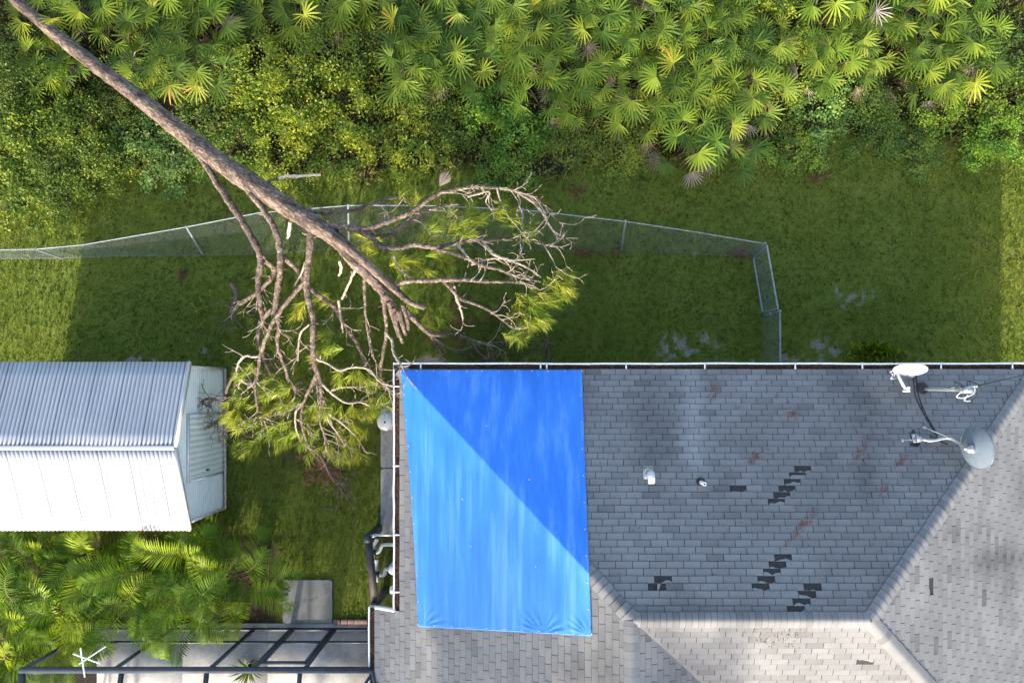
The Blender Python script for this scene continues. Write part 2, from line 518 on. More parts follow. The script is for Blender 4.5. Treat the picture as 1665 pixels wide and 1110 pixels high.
def litter_at(x, y):
    n = vnoise(x * 0.55, y * 0.55, 9, 4)
    edge = 5.25 + (n - 0.5) * 2.2 + 0.8 * sstep(1, 8, x)
    a = sstep(-0.25, 0.35, y - edge)
    px, py = x * F / H + CX, CY - y * F / H
    bed = sstep(-10, 20, py - 868 + 30 * (n - 0.5)) * sstep(-10, 15, 455 - px)
    pine = 0.75 * np.exp(-(((px - 500) / 85) ** 2 + ((py - 740) / 55) ** 2)) + 0.6 * np.exp(-(((px - 780) / 110) ** 2 + ((py - 560) / 45) ** 2))
    pine *= sstep(0.3, 0.6, vnoise(x * 2.5, y * 2.5, 14, 4))
    wallf = np.exp(-((px - 625) / 14) ** 2) * (py > 600) * 0.6
    return np.clip(np.maximum(np.maximum(a, bed), np.maximum(pine, wallf)), 0, 1)
g = MB()
gz = 0.035 * (vnoise(GX * 0.8, GY * 0.8, 3, 3) - 0.5)
g.grid(np.stack([GX, GY, gz], -1), 0.5, sand_at(GX, GY))
lawn = g.build('lawn', M['ground'], origin=(0, 0, 0), smooth=True)
la = lawn.data.attributes.new('litter', 'FLOAT', 'POINT')
la.data.foreach_set('value', litter_at(GX, GY).ravel().astype(np.float32))
tag(lawn, kind='structure')
far = MB()
far.poly([(-300, -300, -0.06), (300, -300, -0.06), (300, 300, -0.06), (-300, 300, -0.06)])
tag(far.build('terrain', M['ground'], origin=(0, 0, -0.06)), kind='structure')

# grass blades (stuff)
def inside_solid(x, y):
    a = (x > -11.2) & (x < -7.2) & (y > -2.9) & (y < 0.5)
    a |= (x > -2.2) & (x < 10.1) & (y < 0.05)
    a |= (x < -3.0) & (y < -5.62)
    a |= (x > -5.78) & (x < -4.57) & (y < -4.6)
    return a
def blades(n, xr, yr, hgt, wid, seed, keep, tintf, lean=0.75):
    r = np.random.default_rng(seed)
    x = r.uniform(*xr, n); y = r.uniform(*yr, n)
    k = keep(x, y, r)
    x, y = x[k], y[k]; n = len(x)
    h = r.uniform(*hgt, n); wd = r.uniform(*wid, n)
    a = r.uniform(0, 2 * math.pi, n); b = r.uniform(0, 2 * math.pi, n)
    ln = h * r.uniform(0.35, 1.1, n) * lean
    z0 = np.zeros(n)
    p0 = np.stack([x + np.cos(a) * wd / 2, y + np.sin(a) * wd / 2, z0], 1)
    p1 = np.stack([x - np.cos(a) * wd / 2, y - np.sin(a) * wd / 2, z0], 1)
    mx, my = np.cos(b) * ln, np.sin(b) * ln
    p2 = np.stack([x - np.cos(a) * wd * .4 + mx * .45, y - np.sin(a) * wd * .4 + my * .45, h * .75], 1)
    p3 = np.stack([x + mx, y + my, h * (0.95 - 0.3 * lean)], 1)
    p4 = np.stack([x + np.cos(a) * wd * .4 + mx * .45, y + np.sin(a) * wd * .4 + my * .45, h * .75], 1)
    V = np.stack([p0, p1, p2, p3, p4], 1).reshape(-1, 3)
    f = np.arange(n)[:, None] * 5 + np.arange(5)[None, :]
    return V, f, tintf(x, y, r)
gr = MB()
def keep_lawn(x, y, r):
    k = ~inside_solid(x, y)
    s = sand_at(x, y); l = litter_at(x, y)
    return k & (r.random(len(x)) > np.clip(s * 1.3 - 0.12, 0, 0.86)) & (r.random(len(x)) > np.clip(l * 1.1 - 0.1, 0, 0.93))
def tint_lawn(x, y, r):
    big = vnoise(x * 0.7, y * 0.7, 21, 4)
    sm = vnoise(x * 3.5, y * 3.5, 22, 3)
    return np.clip(0.42 + (big - 0.5) * 1.1 + (sm - 0.5) * 0.7 + r.normal(0, 0.14, len(x)) + 0.16 * sstep(3, 10, x) + 0.10 * sstep(-8, -11, x), 0, 1)
gr.add(*blades(360000, (-14, 13.5), (-6, 8.2), (0.035, 0.085), (0.006, 0.012), 31, keep_lawn, tint_lawn, 1.25))
tag(gr.build('grass', M['grass'], origin=(0, 0, 0)), 'short mown green grass covering the back yard', 'grass', kind='stuff')

# rough weeds along the edge of the thicket (stuff)
wd_ = MB()
def keep_weed(x, y, r):
    n = vnoise(x * 0.9, y * 0.9, 41, 3)
    l = litter_at(x, y)
    return ~inside_solid(x, y) & (l > 0.15) & (y > 3) & (r.random(len(x)) < np.clip((n - 0.3) * 3, 0.1, 1) * (1.0 - 0.35 * sstep(7, 9, y)))
def tint_weed(x, y, r):
    n = vnoise(x * 1.2, y * 1.2, 42, 3)
    dry = np.exp(-((x - 2.0) / 2.4) ** 2 - ((y - 5.9) / 0.9) ** 2) + np.exp(-((x + 4) / 1.3) ** 2 - ((y - 5.6) / 0.7) ** 2)
    return np.clip(0.38 + (n - 0.5) * 0.9 + r.normal(0, 0.15, len(x)) + 0.35 * dry, 0, 1)
wd_.add(*blades(60000, (-14, 13.5), (4.3, 12.5), (0.12, 0.42), (0.008, 0.018), 51, keep_weed, tint_weed, 0.95))
# small broad leaves of ground cover
r2 = np.random.default_rng(61)
n = 60000
x = r2.uniform(-14, 13.5, n); y = r2.uniform(4.2, 12.5, n)
k = (litter_at(x, y) > 0.3) & (r2.random(n) < np.clip((vnoise(x * 0.7, y * 0.7, 62, 3) - 0.35) * 3.5, 0.05, 1))
x, y = x[k], y[k]; n = len(x)
def leaf_quads(c, size, r, up=0.6, asp=0.5):
    """Pointed leaf quads at centres c with random orientation."""
    n = len(c)
    d = r.normal(size=(n, 3)); d[:, 2] *= (1 - up); d /= np.linalg.norm(d, axis=1, keepdims=True)
    q = r.normal(size=(n, 3)); q[:, 2] *= (1 - up)
    q -= d * np.sum(d * q, 1, keepdims=True); q /= np.linalg.norm(q, axis=1, keepdims=True)
    L = (size * r.uniform(0.6, 1.3, n))[:, None]
    v = np.stack([c - d * L * .5, c + q * L * asp * .5, c + d * L * .5, c - q * L * asp * .5], 1).reshape(-1, 3)
    return v, np.arange(n)[:, None] * 4 + np.arange(4)[None, :]
zc = r2.uniform(0.05, 0.45, n) * np.clip(vnoise(x * .9, y * .9, 63, 3) * 1.7, 0.3, 1.3)
v, f = leaf_quads(np.stack([x, y, zc], 1), 0.075, r2, 0.6, 0.55)
wd_.add(v, f, np.clip(0.3 + (vnoise(x * .8, y * .8, 64, 3) - .5) * 1.0 + r2.normal(0, .12, n), 0, 0.85))
tag(wd_.build('undergrowth', M['weed'], origin=(0, 0, 0)), 'rough weeds and trailing ground cover at the foot of the thicket', 'undergrowth', kind='stuff')

fl = MB()
n = 5200
x = r2.uniform(-12.5, 12.5, n); y = r2.uniform(-6, 6.5, n)
pxl, pyl = x * F / H + CX, CY - y * F / H
pr = .10 + .9 * np.exp(-((pxl - 590) / 190) ** 2 - ((pyl - 560) / 170) ** 2) + .6 * np.exp(-((pyl - 408) / 9) ** 2) * (pxl > 300) * (pxl < 1230)
k = ~inside_solid(x, y) & (r2.random(n) < pr)
x, y = x[k], y[k]; n = len(x)
v, f = leaf_quads(np.stack([x, y, r2.uniform(.05, .08, n)], 1), .10, r2, .85, .18)
fl.add(v, f, r2.random(n) ** 1.3)
tag(fl.build('fallen_leaves', M['litter'], origin=(0, 0, 0)), 'scattered brown leaves and bits of twig lying on the lawn', 'fallen leaves', kind='stuff')

# slabs and paths
def slab(name, x0, x1, y0, y1, z, mat, bev=0.02):
    m = MB()
    pts = []
    for cx_, cy_, a0 in ((x1, y1, 0), (x0, y1, 90), (x0, y0, 180), (x1, y0, 270)):
        rr = 0.06
        ox = cx_ - math.copysign(rr, cx_ - (x0 + x1) / 2); oy = cy_ - math.copysign(rr, cy_ - (y0 + y1) / 2)
        for a in (a0, a0 + 45, a0 + 90):
            pts.append((ox + rr * math.cos(R(a)), oy + rr * math.sin(R(a))))
    top = [(p[0], p[1], z) for p in pts]
    bot = [(p[0], p[1], -0.05) for p in pts]
    nn = len(pts)
    m.poly(top)
    m.add(bot + top, [[i, (i + 1) % nn, nn + (i + 1) % nn, nn + i] for i in range(nn)])
    return tag(m.build(name, mat, origin=((x0 + x1) / 2, (y0 + y1) / 2, 0)), kind='structure')
slab('concrete_pad', -5.77, -4.58, -5.66, -4.62, 0.07, M['dirtyconc'])
slab('path', -3.42, -2.15, -3.55, -1.95, 0.05, M['concrete'])
slab('wall_footing', -3.42, -2.15, -1.93, -0.5, 0.045, M['concrete'])
slab('equipment_pad', -3.10, -2.15, -4.62, -3.75, 0.09, M['dirtyconc'])
m = MB()
for (x0, x1) in ((-10.25, -8.2), (-8.19, -6.15), (-6.14, -3.62), (-3.61, -3.0)):
    for (y0, y1) in ((-8.2, -5.68), (-14, -8.21)):
        m.box(((x0 + x1) / 2, (y0 + y1) / 2, 0.0), (x1 - x0, y1 - y0, 0.1))
tag(m.build('patio', M['aggregate'], origin=(-7, -8, 0)), kind='structure')
m = MB()
m.box((-3.3, 0.12, 0.0), (0.02, 0.02, 0.02))

# ------------------------------------------------------------------ house
house = thing('house', (4, -4.5, 0), 'single storey house with grey shingle hip roof and white gutters', 'house')
wl = MB()
for a, b in (((XW + .45, YN - .45), (XE - .45, YN - .45)), ((XE - .45, YN - .45), (XE - .45, YR - D + .45)), ((XE - .45, YR - D + .45), (XWE - .45, YR - D + .45)),
             ((XWE - .45, YR - D + .45), (XWE - .45, YS)), ((XWE - .45, YS), (XW + .45, YS)), ((XW + .45, YS), (XW + .45, YN - .45))):
    wl.bar((a[0], a[1], 1.28), (b[0], b[1], 1.28), 0.2, 2.56)
wl.build('wall', M['wall'], house)

def clip_poly(poly, clip):
    """Sutherland-Hodgman, clip is convex and counter-clockwise."""
    out = poly
    for i in range(len(clip)):
        a, b = clip[i], clip[(i + 1) % len(clip)]
        inp, out = out, []
        if not inp:
            break
        def side(p): return (b[0] - a[0]) * (p[1] - a[1]) - (b[1] - a[1]) * (p[0] - a[0])
        for j in range(len(inp)):
            p, q = inp[j], inp[(j + 1) % len(inp)]
            sp, sq = side(p), side(q)
            if sp >= 0: out.append(p)
            if (sp >= 0) != (sq >= 0):
                t = sp / (sp - sq)
                out.append((p[0] + (q[0] - p[0]) * t, p[1] + (q[1] - p[1]) * t))
    return out

def proj(w_):
    s = F / (H - w_[2])
    return CX + w_[0] * s, CY - w_[1] * s

MISSING = [(1062, 958), (1075, 943), (1197, 798), (1308, 764), (1299, 775), (1290, 787), (1280, 798), (1270, 810), (1261, 822),
           (1279, 904), (1269, 916), (1258, 928), (1248, 940), (1238, 953), (1324, 953), (1314, 966), (1305, 978), (1295, 990), (1521, 949), (1397, 1079)]
STAINS = [(1055, 650, 24, 70, .28), (1090, 640, 60, 40, .12), (1055, 745, 18, 25, .35), (1410, 740, 12, 90, .34), (1395, 650, 30, 60, .24), (1440, 660, 60, 80, .25),
          (1645, 905, 60, 11, .75), (1600, 922, 70, 6, .45), (1570, 872, 70, 7, .35), (1640, 960, 9, 70, .35), (1660, 800, 20, 30, .3), (985, 1080, 25, 60, .4), (1150, 990, 200, 8, .3), (940, 1090, 60, 30, .2),
          (1340, 800, 90, 90, .2), (1240, 690, 40, 40, .15), (1080, 700, 60, 40, .2)]
PALE = [(1126, 670, 11, 85, 1.9), (1137, 755, 9, 36, 1.7), (830, 1050, 60, 40, .2), (1010, 770, 30, 150, .2)]
def stain_at(wp):
    px, py = proj(wp)
    s = 0.0
    for cx_, cy_, rx, ry, k in STAINS:
        s += k * math.exp(-((px - cx_) / rx) ** 2 - ((py - cy_) / ry) ** 2)
    for cx_, cy_, rx, ry, k in PALE:
        s -= k * math.exp(-((px - cx_) / rx) ** 2 - ((py - cy_) / ry) ** 2)
    n = float(vnoise(np.array([wp[0] * 1.7]), np.array([wp[1] * 1.7]), 77, 3)[0])
    return min(1.0, max(0.0, s * (0.4 + 1.2 * n) + 0.18 * max(0, n - .5)) + 0.0) if s >= 0 else max(-1.0, s)

EXPO, TABW = 0.1277, 0.305
def shingles(mb, under, o, u, vdir, poly, shift, seed):
    """Courses of tabs on the plane o + u*a + v*b inside the convex polygon poly (a, b)."""
    o, u, vdir = (np.array(q, float) for q in (o, u, vdir))
    nrm = np.cross(u, vdir)
    r = random.Random(seed)
    amin, amax = min(p[0] for p in poly), max(p[0] for p in poly)
    bmax = max(p[1] for p in poly)
    bp = [o + u * a + vdir * b for a, b in poly]
    under.poly(bp)
    under.poly([q - nrm * 0.12 for q in bp][::-1])
    for q, p in zip(bp, bp[1:] + bp[:1]):
        under.poly([q - nrm * .12, p - nrm * .12, p, q])
    near = {}
    for k in range(int(bmax / EXPO) + 1):
        for j in range(int((amax - amin) / TABW) + 3):
            cc = o + u * (amin + (j - 1 + (k * shift) % 1.0) * TABW + TABW / 2) + vdir * (k * EXPO + EXPO / 2)
            px, py = proj(cc)
            for mi, (mx, my) in enumerate(MISSING):
                dd_ = math.hypot(px - mx, (py - my) * 1.6)
                if dd_ < 16 and dd_ < near.get(mi, (99, 0))[0] and (mi < 18 or abs(nrm[0]) > .1 or nrm[1] < -.1):
                    near[mi] = (dd_, (k, j))
    gone = {v_[1] for v_ in near.values()}
    for k in range(int(bmax / EXPO) + 1):
        b0 = k * EXPO
        off = (k * shift) % 1.0
        rowt = r.uniform(-.05, .05)
        for j in range(int((amax - amin) / TABW) + 3):
            a0 = amin + (j - 1 + off) * TABW
            cc = o + u * (a0 + TABW / 2) + vdir * (b0 + EXPO / 2)
            px, py = proj(cc)
            miss = (k, j) in gone
            g = r.uniform(0.008, 0.013)
            jit = r.uniform(-0.003, 0.003)
            if miss:
                # torn tab: only a ragged strip at the top of the course stays
                xs = [a0 + g / 2 + (TABW - g) * i / 6 for i in range(7)]
                lv0 = r.uniform(.5, .9)
                cut = []
                for q_ in range(7):
                    lv0 = min(.97, max(.42, lv0 + r.uniform(-.28, .32)))
                    cut.append(b0 + EXPO * lv0)
                pts = [(x_, y_) for x_, y_ in zip(xs, cut)] + [(xs[-1], b0 + EXPO), (xs[0], b0 + EXPO)]
                mb.poly([o + u * a + vdir * b + nrm * 0.006 for a, b in pts], 0.9, [0] * len(pts))
                continue
            quad = [(a0 + g / 2, b0 + jit + .003), (a0 + TABW - g / 2, b0 + jit + .003), (a0 + TABW - g / 2, b0 + EXPO - .0035), (a0 + g / 2, b0 + EXPO - .0035)]
            quad = clip_poly(quad, poly)
            if len(quad) < 3:
                continue
            t = min(1, max(0, 0.55 + rowt + r.gauss(0, .085) - (.22 if r.random() < .03 else 0)))
            lift = r.uniform(0.010, 0.015)
            hh = [lift * (1 - (b - b0) / (EXPO + .012)) + .0015 for a, b in quad]
            W = [o + u * a + vdir * b + nrm * h for (a, b), h in zip(quad, hh)]
            mb.poly(W, t, [stain_at(q) for q in W])
            lo = [q for q in quad if abs(q[1] - (b0 + jit + .003)) < 1e-6]
            if len(lo) >= 2:
                la_, lb_ = min(p[0] for p in lo), max(p[0] for p in lo)
                e0, e1 = o + u * la_ + vdir * (b0 + jit), o + u * lb_ + vdir * (b0 + jit)
                mb.poly([e0, e1, e1 + nrm * lift, e0 + nrm * lift], t * .25)  # butt face toned darker for the shadow line of the course

cs = 1 / math.hypot(1, SL)
SLP = D / cs
rf, un = MB(), MB()
L = XE - XW
# north slope: eave runs +x seen from outside going west->east is reversed so normal points up: u = -x, v = up to the south
shingles(rf, un, (XE, YN, EZ), (-1, 0, 0), (0, -cs, SL * cs), [(0, 0), (L, 0), (L - D, SLP), (D, SLP)], 0.39, 1)
# east slope
shingles(rf, un, (XE, YR - D, EZ), (0, 1, 0), (-cs, 0, SL * cs), [(0, 0), (2 * D, 0), (D, SLP)], 0.61, 2)
# south slope of the main ridge (cut by the valley with the wing)
shingles(rf, un, (XWE, YR - D, EZ), (1, 0, 0), (0, cs, SL * cs), [(0, 0), (XE - XWE, 0), (XE - XWE - D, SLP), (-D, SLP)], 0.61, 3)
# wing east slope
shingles(rf, un, (XWE, YS, EZ), (0, 1, 0), (-cs, 0, SL * cs), [(0, 0), (YR - D - YS, 0), (YR - YS, SLP), (0, SLP)], 0.39, 4)
# west slope, with the lower strip beyond the step
lo_ = (XW - XW2) / cs
oW = (XW2, YSTEP, EZ - SL * (XW - XW2))
shingles(rf, un, (XW, YN, EZ), (0, -1, 0), (cs, 0, SL * cs), [(0, 0), (YN - YS, 0), (YN - YS, SLP), (D, SLP)], 0.39, 5)
shingles(rf, un, oW, (0, -1, 0), (cs, 0, SL * cs), [(0, 0), (YSTEP - YS, 0), (YSTEP - YS, lo_ - .002), (0, lo_ - .002)], 0.39, 6)
roof = rf.build('roof', M['shingle'], house)
un.build('roof_felt', M['felt'], roof)

def cap_run(mb, A, B, s1, s2, hw, expo, seed, end=0.0):
    """Ridge cap shingles from A up to B; s1/s2 are unit downhill directions of the two slopes, square to the ridge."""
    A, B, s1, s2 = (np.array(q, float) for q in (A, B, s1, s2))
    r = random.Random(seed)
    d = unit(B - A); Ln = np.linalg.norm(B - A)
    up = unit(-(s1 + s2))
    nn = int(Ln / expo)
    for k in range(nn + 1):
        a0, a1 = k * expo + .004, min(Ln, (k + 1) * expo - .004)
        if a1 - a0 < .02: continue
        t = min(1, max(0, 0.6 + r.gauss(0, .16)))
        w_ = hw * r.uniform(.96, 1.03)
        G = []
        for a, lf in ((a0, 0.018), (a1, 0.008)):
            row = []
            for q in np.linspace(-1, 1, 9):
                s = s1 if q < 0 else s2
                e = abs(q)
                # rounded over the ridge
                bulge = 0.055 * (1 - e) ** 2 * 0.0
                rnd = math.sqrt(e * e + 0.12) - math.sqrt(0.12)
                rnd /= (math.sqrt(1.12) - math.sqrt(0.12))
                drop = w_ * rnd
                lat = unit(s - up * np.dot(s, up)); dn = np.dot(s, up)
                row.append(A + d * a + lat * (e * w_ * abs(np.dot(s, lat))) + up * (dn * w_ * (0.72 * rnd + 0.28 * e)) + up * (lf + 0.010))
            G.append(row)
        G = np.array(G)
        bed.grid(np.array([G[0] - up * .010 - d * .006, G[1] - up * .004 + d * .006]))
        mb.grid(G, t, np.array([[stain_at(q) for q in row] for row in G]))
        mb.add(list(G[0]) + [q - up * 0.022 for q in G[0]], [[i + 9, i + 10, i + 1, i] for i in range(8)], t * .1)
cp = MB(); bed = MB()
sN, sS, sE, sW = (0, cs, -SL * cs), (0, -cs, -SL * cs), (cs, 0, -SL * cs), (-cs, 0, -SL * cs)
def hipside(dirv, sl):
    """Downhill direction on a slope, square to a hip direction."""
    dirv = unit(dirv); sl = np.array(sl, float)
    n_ = unit(np.cross(np.cross(sl, (0, 0, 1)), sl)); n_ = n_ if n_[2] > 0 else -n_
    q = np.cross(n_, dirv)
    return q if np.dot(q, sl) > 0 else -q
def hip(A, B, sa, sb, seed, hw=0.15, expo=0.145):
    dv = np.array(B, float) - np.array(A, float)
    cap_run(cp, A, B, hipside(dv, sa), hipside(dv, sb), hw, expo, seed)
top1, top2 = (XR1, YR, RZ), (XR2, YR, RZ)
hip((XW, YN, EZ), top1, sW, sN, 1)
hip((XE, YN, EZ), top2, sN, sE, 2)
hip((XE, YR - D, EZ), top2, sE, sS, 3)
hip(top2, top1, sN, sS, 4, 0.155, 0.11)
hip((XR1, YS, RZ), (XR1 - .02, YR, RZ), sW, sE, 5, 0.155, 0.145)
rc = cp.build('ridge_cap', M['shingle'], house, smooth=False)
bed.build('cap_felt', M['felt'], rc)

# gutters
def gutter(parent, A, B, outdir, straps, zt=EZ - 0.015, wdt=0.135):
    A, B = np.array(A, float), np.array(B, float)
    o = np.array(outdir, float)
    d = unit(B - A)
    m = MB()
    zz = np.array([0, 0, 1.0])
    prof = [(0.0, -0.125), (wdt - .03, -0.125), (wdt - .012, -0.06), (wdt, -0.012), (wdt, 0.012), (wdt - .034, 0.012), (wdt - .034, 0.0), (wdt - .030, -.012), (wdt - .036, -.06), (wdt - .045, -.112), (0.0, -.112)]
    ring = lambda q: [q + o * a + zz * (zt + b) for a, b in prof]
    nP = len(prof); nseg = 24
    V = []; Fc = []
    for i in range(nseg + 1):
        q = A + (B - A) * i / nseg
        sag = 0.004 * math.sin(i * 1.7) + 0.003 * math.sin(i * .6)
        V += [p + o * sag for p in ring(q)]
    for i in range(nseg):
        for j in range(nP - 1):
            Fc.append([i * nP + j, i * nP + j + 1, (i + 1) * nP + j + 1, (i + 1) * nP + j])
    m.add(V, Fc)
    for q in (A, B):
        m.poly([q + zz * (zt - .125), q + o * wdt + zz * (zt - .125), q + o * wdt + zz * (zt + .012), q + zz * (zt + .012)])
    gt = m.build('gutter', M['gutter'], parent)
    b = MB()
    b.bar(A + o * (wdt * .42) + zz * (zt - .100), B + o * (wdt * .42) + zz * (zt - .100), wdt * .66, 0.02)
    b.build('gutter_bed', M['gutter_in'], gt)
    for s in straps:
        q = A + d * s
        k = MB()
        k.bar(q - o * 0.015 + zz * (zt + .020), q + o * (wdt + .004) + zz * (zt + .020), 0.030, 0.006)
        k.build('gutter_strap', M['gutter'], gt)
    return gt
S0 = (H - EZ) / F
def strx(px): return (px - CX) * S0
gutter(house, (XW - .135, YN, 0), (XE + .135, YN, 0), (0, 1, 0), [strx(p) - (XW - .135) for p in (684, 879, 889, 1018, 1146, 1293, 1402, 1530, 1646)])
yst = lambda py: (YN) - (-(py - CY) * S0)
gutter(house, (XW, YN, 0), (XW, YSTEP, 0), (-1, 0, 0), [yst(p) for p in (628, 757, 869, 962)])
gutter(house, (XW2, YSTEP, 0), (XW2, YS, 0), (-1, 0, 0), [3.2, 6.0], EZ - SL * (XW - XW2) - .015)
# white flashing over the step
m = MB()
zl = EZ - SL * (XW - XW2)
m.bar((XW2 + .03, YSTEP + .01, zl + .02), (XW - .10, YSTEP + .01, EZ - .03), 0.05, 0.09)
m.build('step_flashing', M['gutter'], house)
m = MB()
m.tube(smooth_path([(XW - .19, YN - 5.35 + .8, 2.55), (XW - .22, YSTEP + .35, 2.2), (XW + .12, YSTEP + .32, 1.9), (XW + .30, YSTEP + .3, 1.5), (XW + .3, YSTEP + .3, .1)], 5), 0.04, 8)
m.build('downspout', M['gutter'], house)

# leaf litter lying in the gutters (stuff)
r3 = np.random.default_rng(71)
lm = MB()
def litter_run(A, B, o, n, zt, dens):
    A, B, o = (np.array(q, float) for q in (A, B, o))
    t = r3.random(n * 3)
    keep = r3.random(n * 3) < dens(t)
    t = t[keep][:n]
    c = A + (B - A) * t[:, None] + o * r3.uniform(0.015, 0.10, len(t))[:, None]
    c[:, 2] = zt - 0.085 + r3.uniform(0, .055, len(t))
    v, f = leaf_quads(c, 0.075, r3, 0.85, 0.13)
    lm.add(v, f, r3.random(len(t)) ** 1.4)
def densN(t):
    px = 640 + t * 1060
    d = 0.25 + 0.75 * np.exp(-((px - 740) / 45) ** 2) + 0.45 * np.exp(-((px - 1290) / 45) ** 2) + 0.3 * np.exp(-((px - 1580) / 30) ** 2) + .35 * np.exp(-((px - 900) / 60) ** 2)
    return np.clip(d, 0, 1)
litter_run((XW, YN, 0), (XE, YN, 0), (0, 1, 0), 5200, EZ, densN)
litter_run((XW, YN, 0), (XW, YSTEP, 0), (-1, 0, 0), 4200, EZ, lambda t: np.clip(.95 - .6 * np.exp(-((t - .55) / .12) ** 2), 0, 1))
litter_run((XW2, YSTEP, 0), (XW2, YSTEP - 3, 0), (-1, 0, 0), 2600, zl, lambda t: .35 + .6 * (np.sin(t * 19) > 0))
tag(lm.build('gutter_litter', M['litter'], origin=(XW, YN, EZ)), 'brown pine straw and rotted leaves lying in the roof gutters', 'leaf litter', kind='stuff')

# blue tarp draped over the hip
tarp = thing('tarp', onroof(800, 800), 'bright blue tarpaulin nailed over the roof corner and hip', 'tarp')
nu, nv = 150, 210
TL, TR, BR, BL = (652, 601), (946, 601), (962, 1033), (680, 1018)
G = np.zeros((nv, nu, 3))
US, VS = np.meshgrid(np.linspace(0, 1, nu), np.linspace(0, 1, nv))
fold = (vnoise(US * 16, VS * 1.2, 81, 3) - .5) * 0.030 + (vnoise(US * 44, VS * 2.0, 82, 2) - .5) * 0.012 + (vnoise(US * 9, VS * 9, 83, 2) - .5) * 0.010
edge = np.minimum(np.minimum(US, 1 - US) * 3.2, np.minimum(VS, 1 - VS) * 4.8)
fold *= np.clip(edge / 0.12, 0.12, 1)
# tension fans at the two lower corners
for (cu, cv, k) in ((0.02, 1.0, 1), (0.72, 1.0, 1), (0.99, 1.0, 1), (0.02, 0.0, .5), (.985, .02, .4)):
    du, dv = (US - cu) * 3.3, (VS - cv) * 4.9
    rr = np.hypot(du, dv); an = np.arctan2(dv, du)
    fold += 0.009 * k * np.sin(an * 19 + 1.3 * np.sin(an * 5)) * np.exp(-((rr - .22) / .20) ** 2)
fold += 0.009 * np.exp(-((US - 0.685 + 0.012 * np.sin(VS * 7)) / 0.006) ** 2)
fold += 0.002 * np.sin(VS * 260) * np.exp(-((US - 0.705) / 0.012) ** 2) * (VS > .35)
for i in range(nv):
    for j in range(nu):
        u_, v_ = US[i, j], VS[i, j]
        px = (TL[0] * (1 - u_) + TR[0] * u_) * (1 - v_) + (BL[0] * (1 - u_) + BR[0] * u_) * v_
        py = (TL[1] * (1 - u_) + TR[1] * u_) * (1 - v_) + (BL[1] * (1 - u_) + BR[1] * u_) * v_
        px += 2.5 * math.sin(v_ * 3.1) * (2 * u_ - 1) * -1 + (4 * v_ * (1 - v_)) * 2 * (u_ > .9)
        z = 3.5
        s = (H - z) / F
        for _ in range(7):
            s = (H - z) / F
            x_, y_ = (px - CX) * s, -(py - CY) * s
            z = .35 * z + .65 * (zroof(x_, y_) + .028)
        ex = min(abs((x_ - XW) - (YN - y_)), 0.3)      # caps under the tarp lift it softly along the hip
        G[i, j] = (x_, y_, z + 0.026 + fold[i, j] - 0.012 + 0.012 * (1 - ex / .3))
m = MB(); m.grid(G[:, ::-1])
ts = m.build('sheet', M['tarp'], tarp, smooth=True)
sol = ts.modifiers.new('thickness', 'SOLIDIFY'); sol.thickness = 0.003
m0 = MB(); 
for (u_, v_) in [(i / 11, 0.006) for i in range(12)] + [(0.008, i / 10) for i in range(1, 10)] + [(0.992, i / 10) for i in range(1, 10)] + [(i / 10, 0.994) for i in range(11)] + [(.3, .5), (.33, .68), (.69, .42), (.70, .75), (.46, .22)]:
    j = min(nu - 1, int(u_ * (nu - 1))); i = min(nv - 1, int(v_ * (nv - 1)))
    q = MB(); q.lathe([(0.0, .010), (.008, .008), (.012, .002), (.012, -.004)], 8, G[i, j] + np.array([0, 0, .004]))
    q.build('nail_cap', M['nailcap'], tarp)

# vents
def on_roof_M(px, py):
    return onroof(px, py)
q = onroof(1054, 768)
vt = thing('exhaust_vent', q, 'silver gooseneck exhaust vent on square flashing on grey roof', 'vent')
m = MB()
nr = unit((0, SL, 1)); ux = np.array([1., 0, 0]); vy = np.cross(nr, ux)
def plate(mb, c, hx, hy, th, tint=.5):
    c = np.array(c)
    b = [c + ux * a * hx + vy * e * hy for a, e in ((-1, -1), (1, -1), (1, 1), (-1, 1))]
    t_ = [p + nr * th for p in b]
    mb.add(b + t_, [[3, 2, 1, 0], [4, 5, 6, 7], [0, 1, 5, 4], [1, 2, 6, 5], [2, 3, 7, 6], [3, 0, 4, 7]], tint)
plate(m, q + nr * .008, .10, .13, .008); m.build('flashing', M['metal'], vt)
m = MB(); m.tube([q, q + np.array([0.015, 0.0, .16])], .055, 12); m.build('pipe', M['metal'], vt)
m = MB()
pth = []
for a in np.linspace(0, 1, 8):
    an = a * R(150)
    pth.append(q + np.array([.015, -.075 + .075 * math.cos(an), .16 + .09 * math.sin(an)]))
G2 = []
for i, p in enumerate(pth):
    t_ = unit(pth[min(i + 1, 7)] - pth[max(i - 1, 0)])
    s_ = np.cross(t_, ux)
    G2.append([p + ux * a * .058 + s_ * b * .05 for a, b in ((-1, -1), (1, -1), (1, 1), (-1, 1))])
G2 = np.array(G2)
for k in range(7):
    a, b = G2[k], G2[k + 1]
    m.add(list(a) + list(b), [[i, (i + 1) % 4, 4 + (i + 1) % 4, 4 + i] for i in range(4)])
m.poly(list(G2[-1])); m.build('hood', M['white'], vt)
q = onroof(1139, 783)
vp = thing('vent_pipe', q, 'slim white plumbing vent pipe with dark open top on roof', 'vent pipe')
m = MB(); m.lathe([(.085, .0), (.085, .014), (.05, .05), (.04, .05)], 16, q); m.build('boot', M['black'], vp)
m = MB(); m.lathe([(.035, -.05), (.035, .30), (.024, .30), (.024, .12)], 16, q); m.build('pipe', M['pvc'], vp)
m = MB(); m.lathe([(.0, .2), (.023, .2)], 12, q); m.build('bore', M['black'], vp)

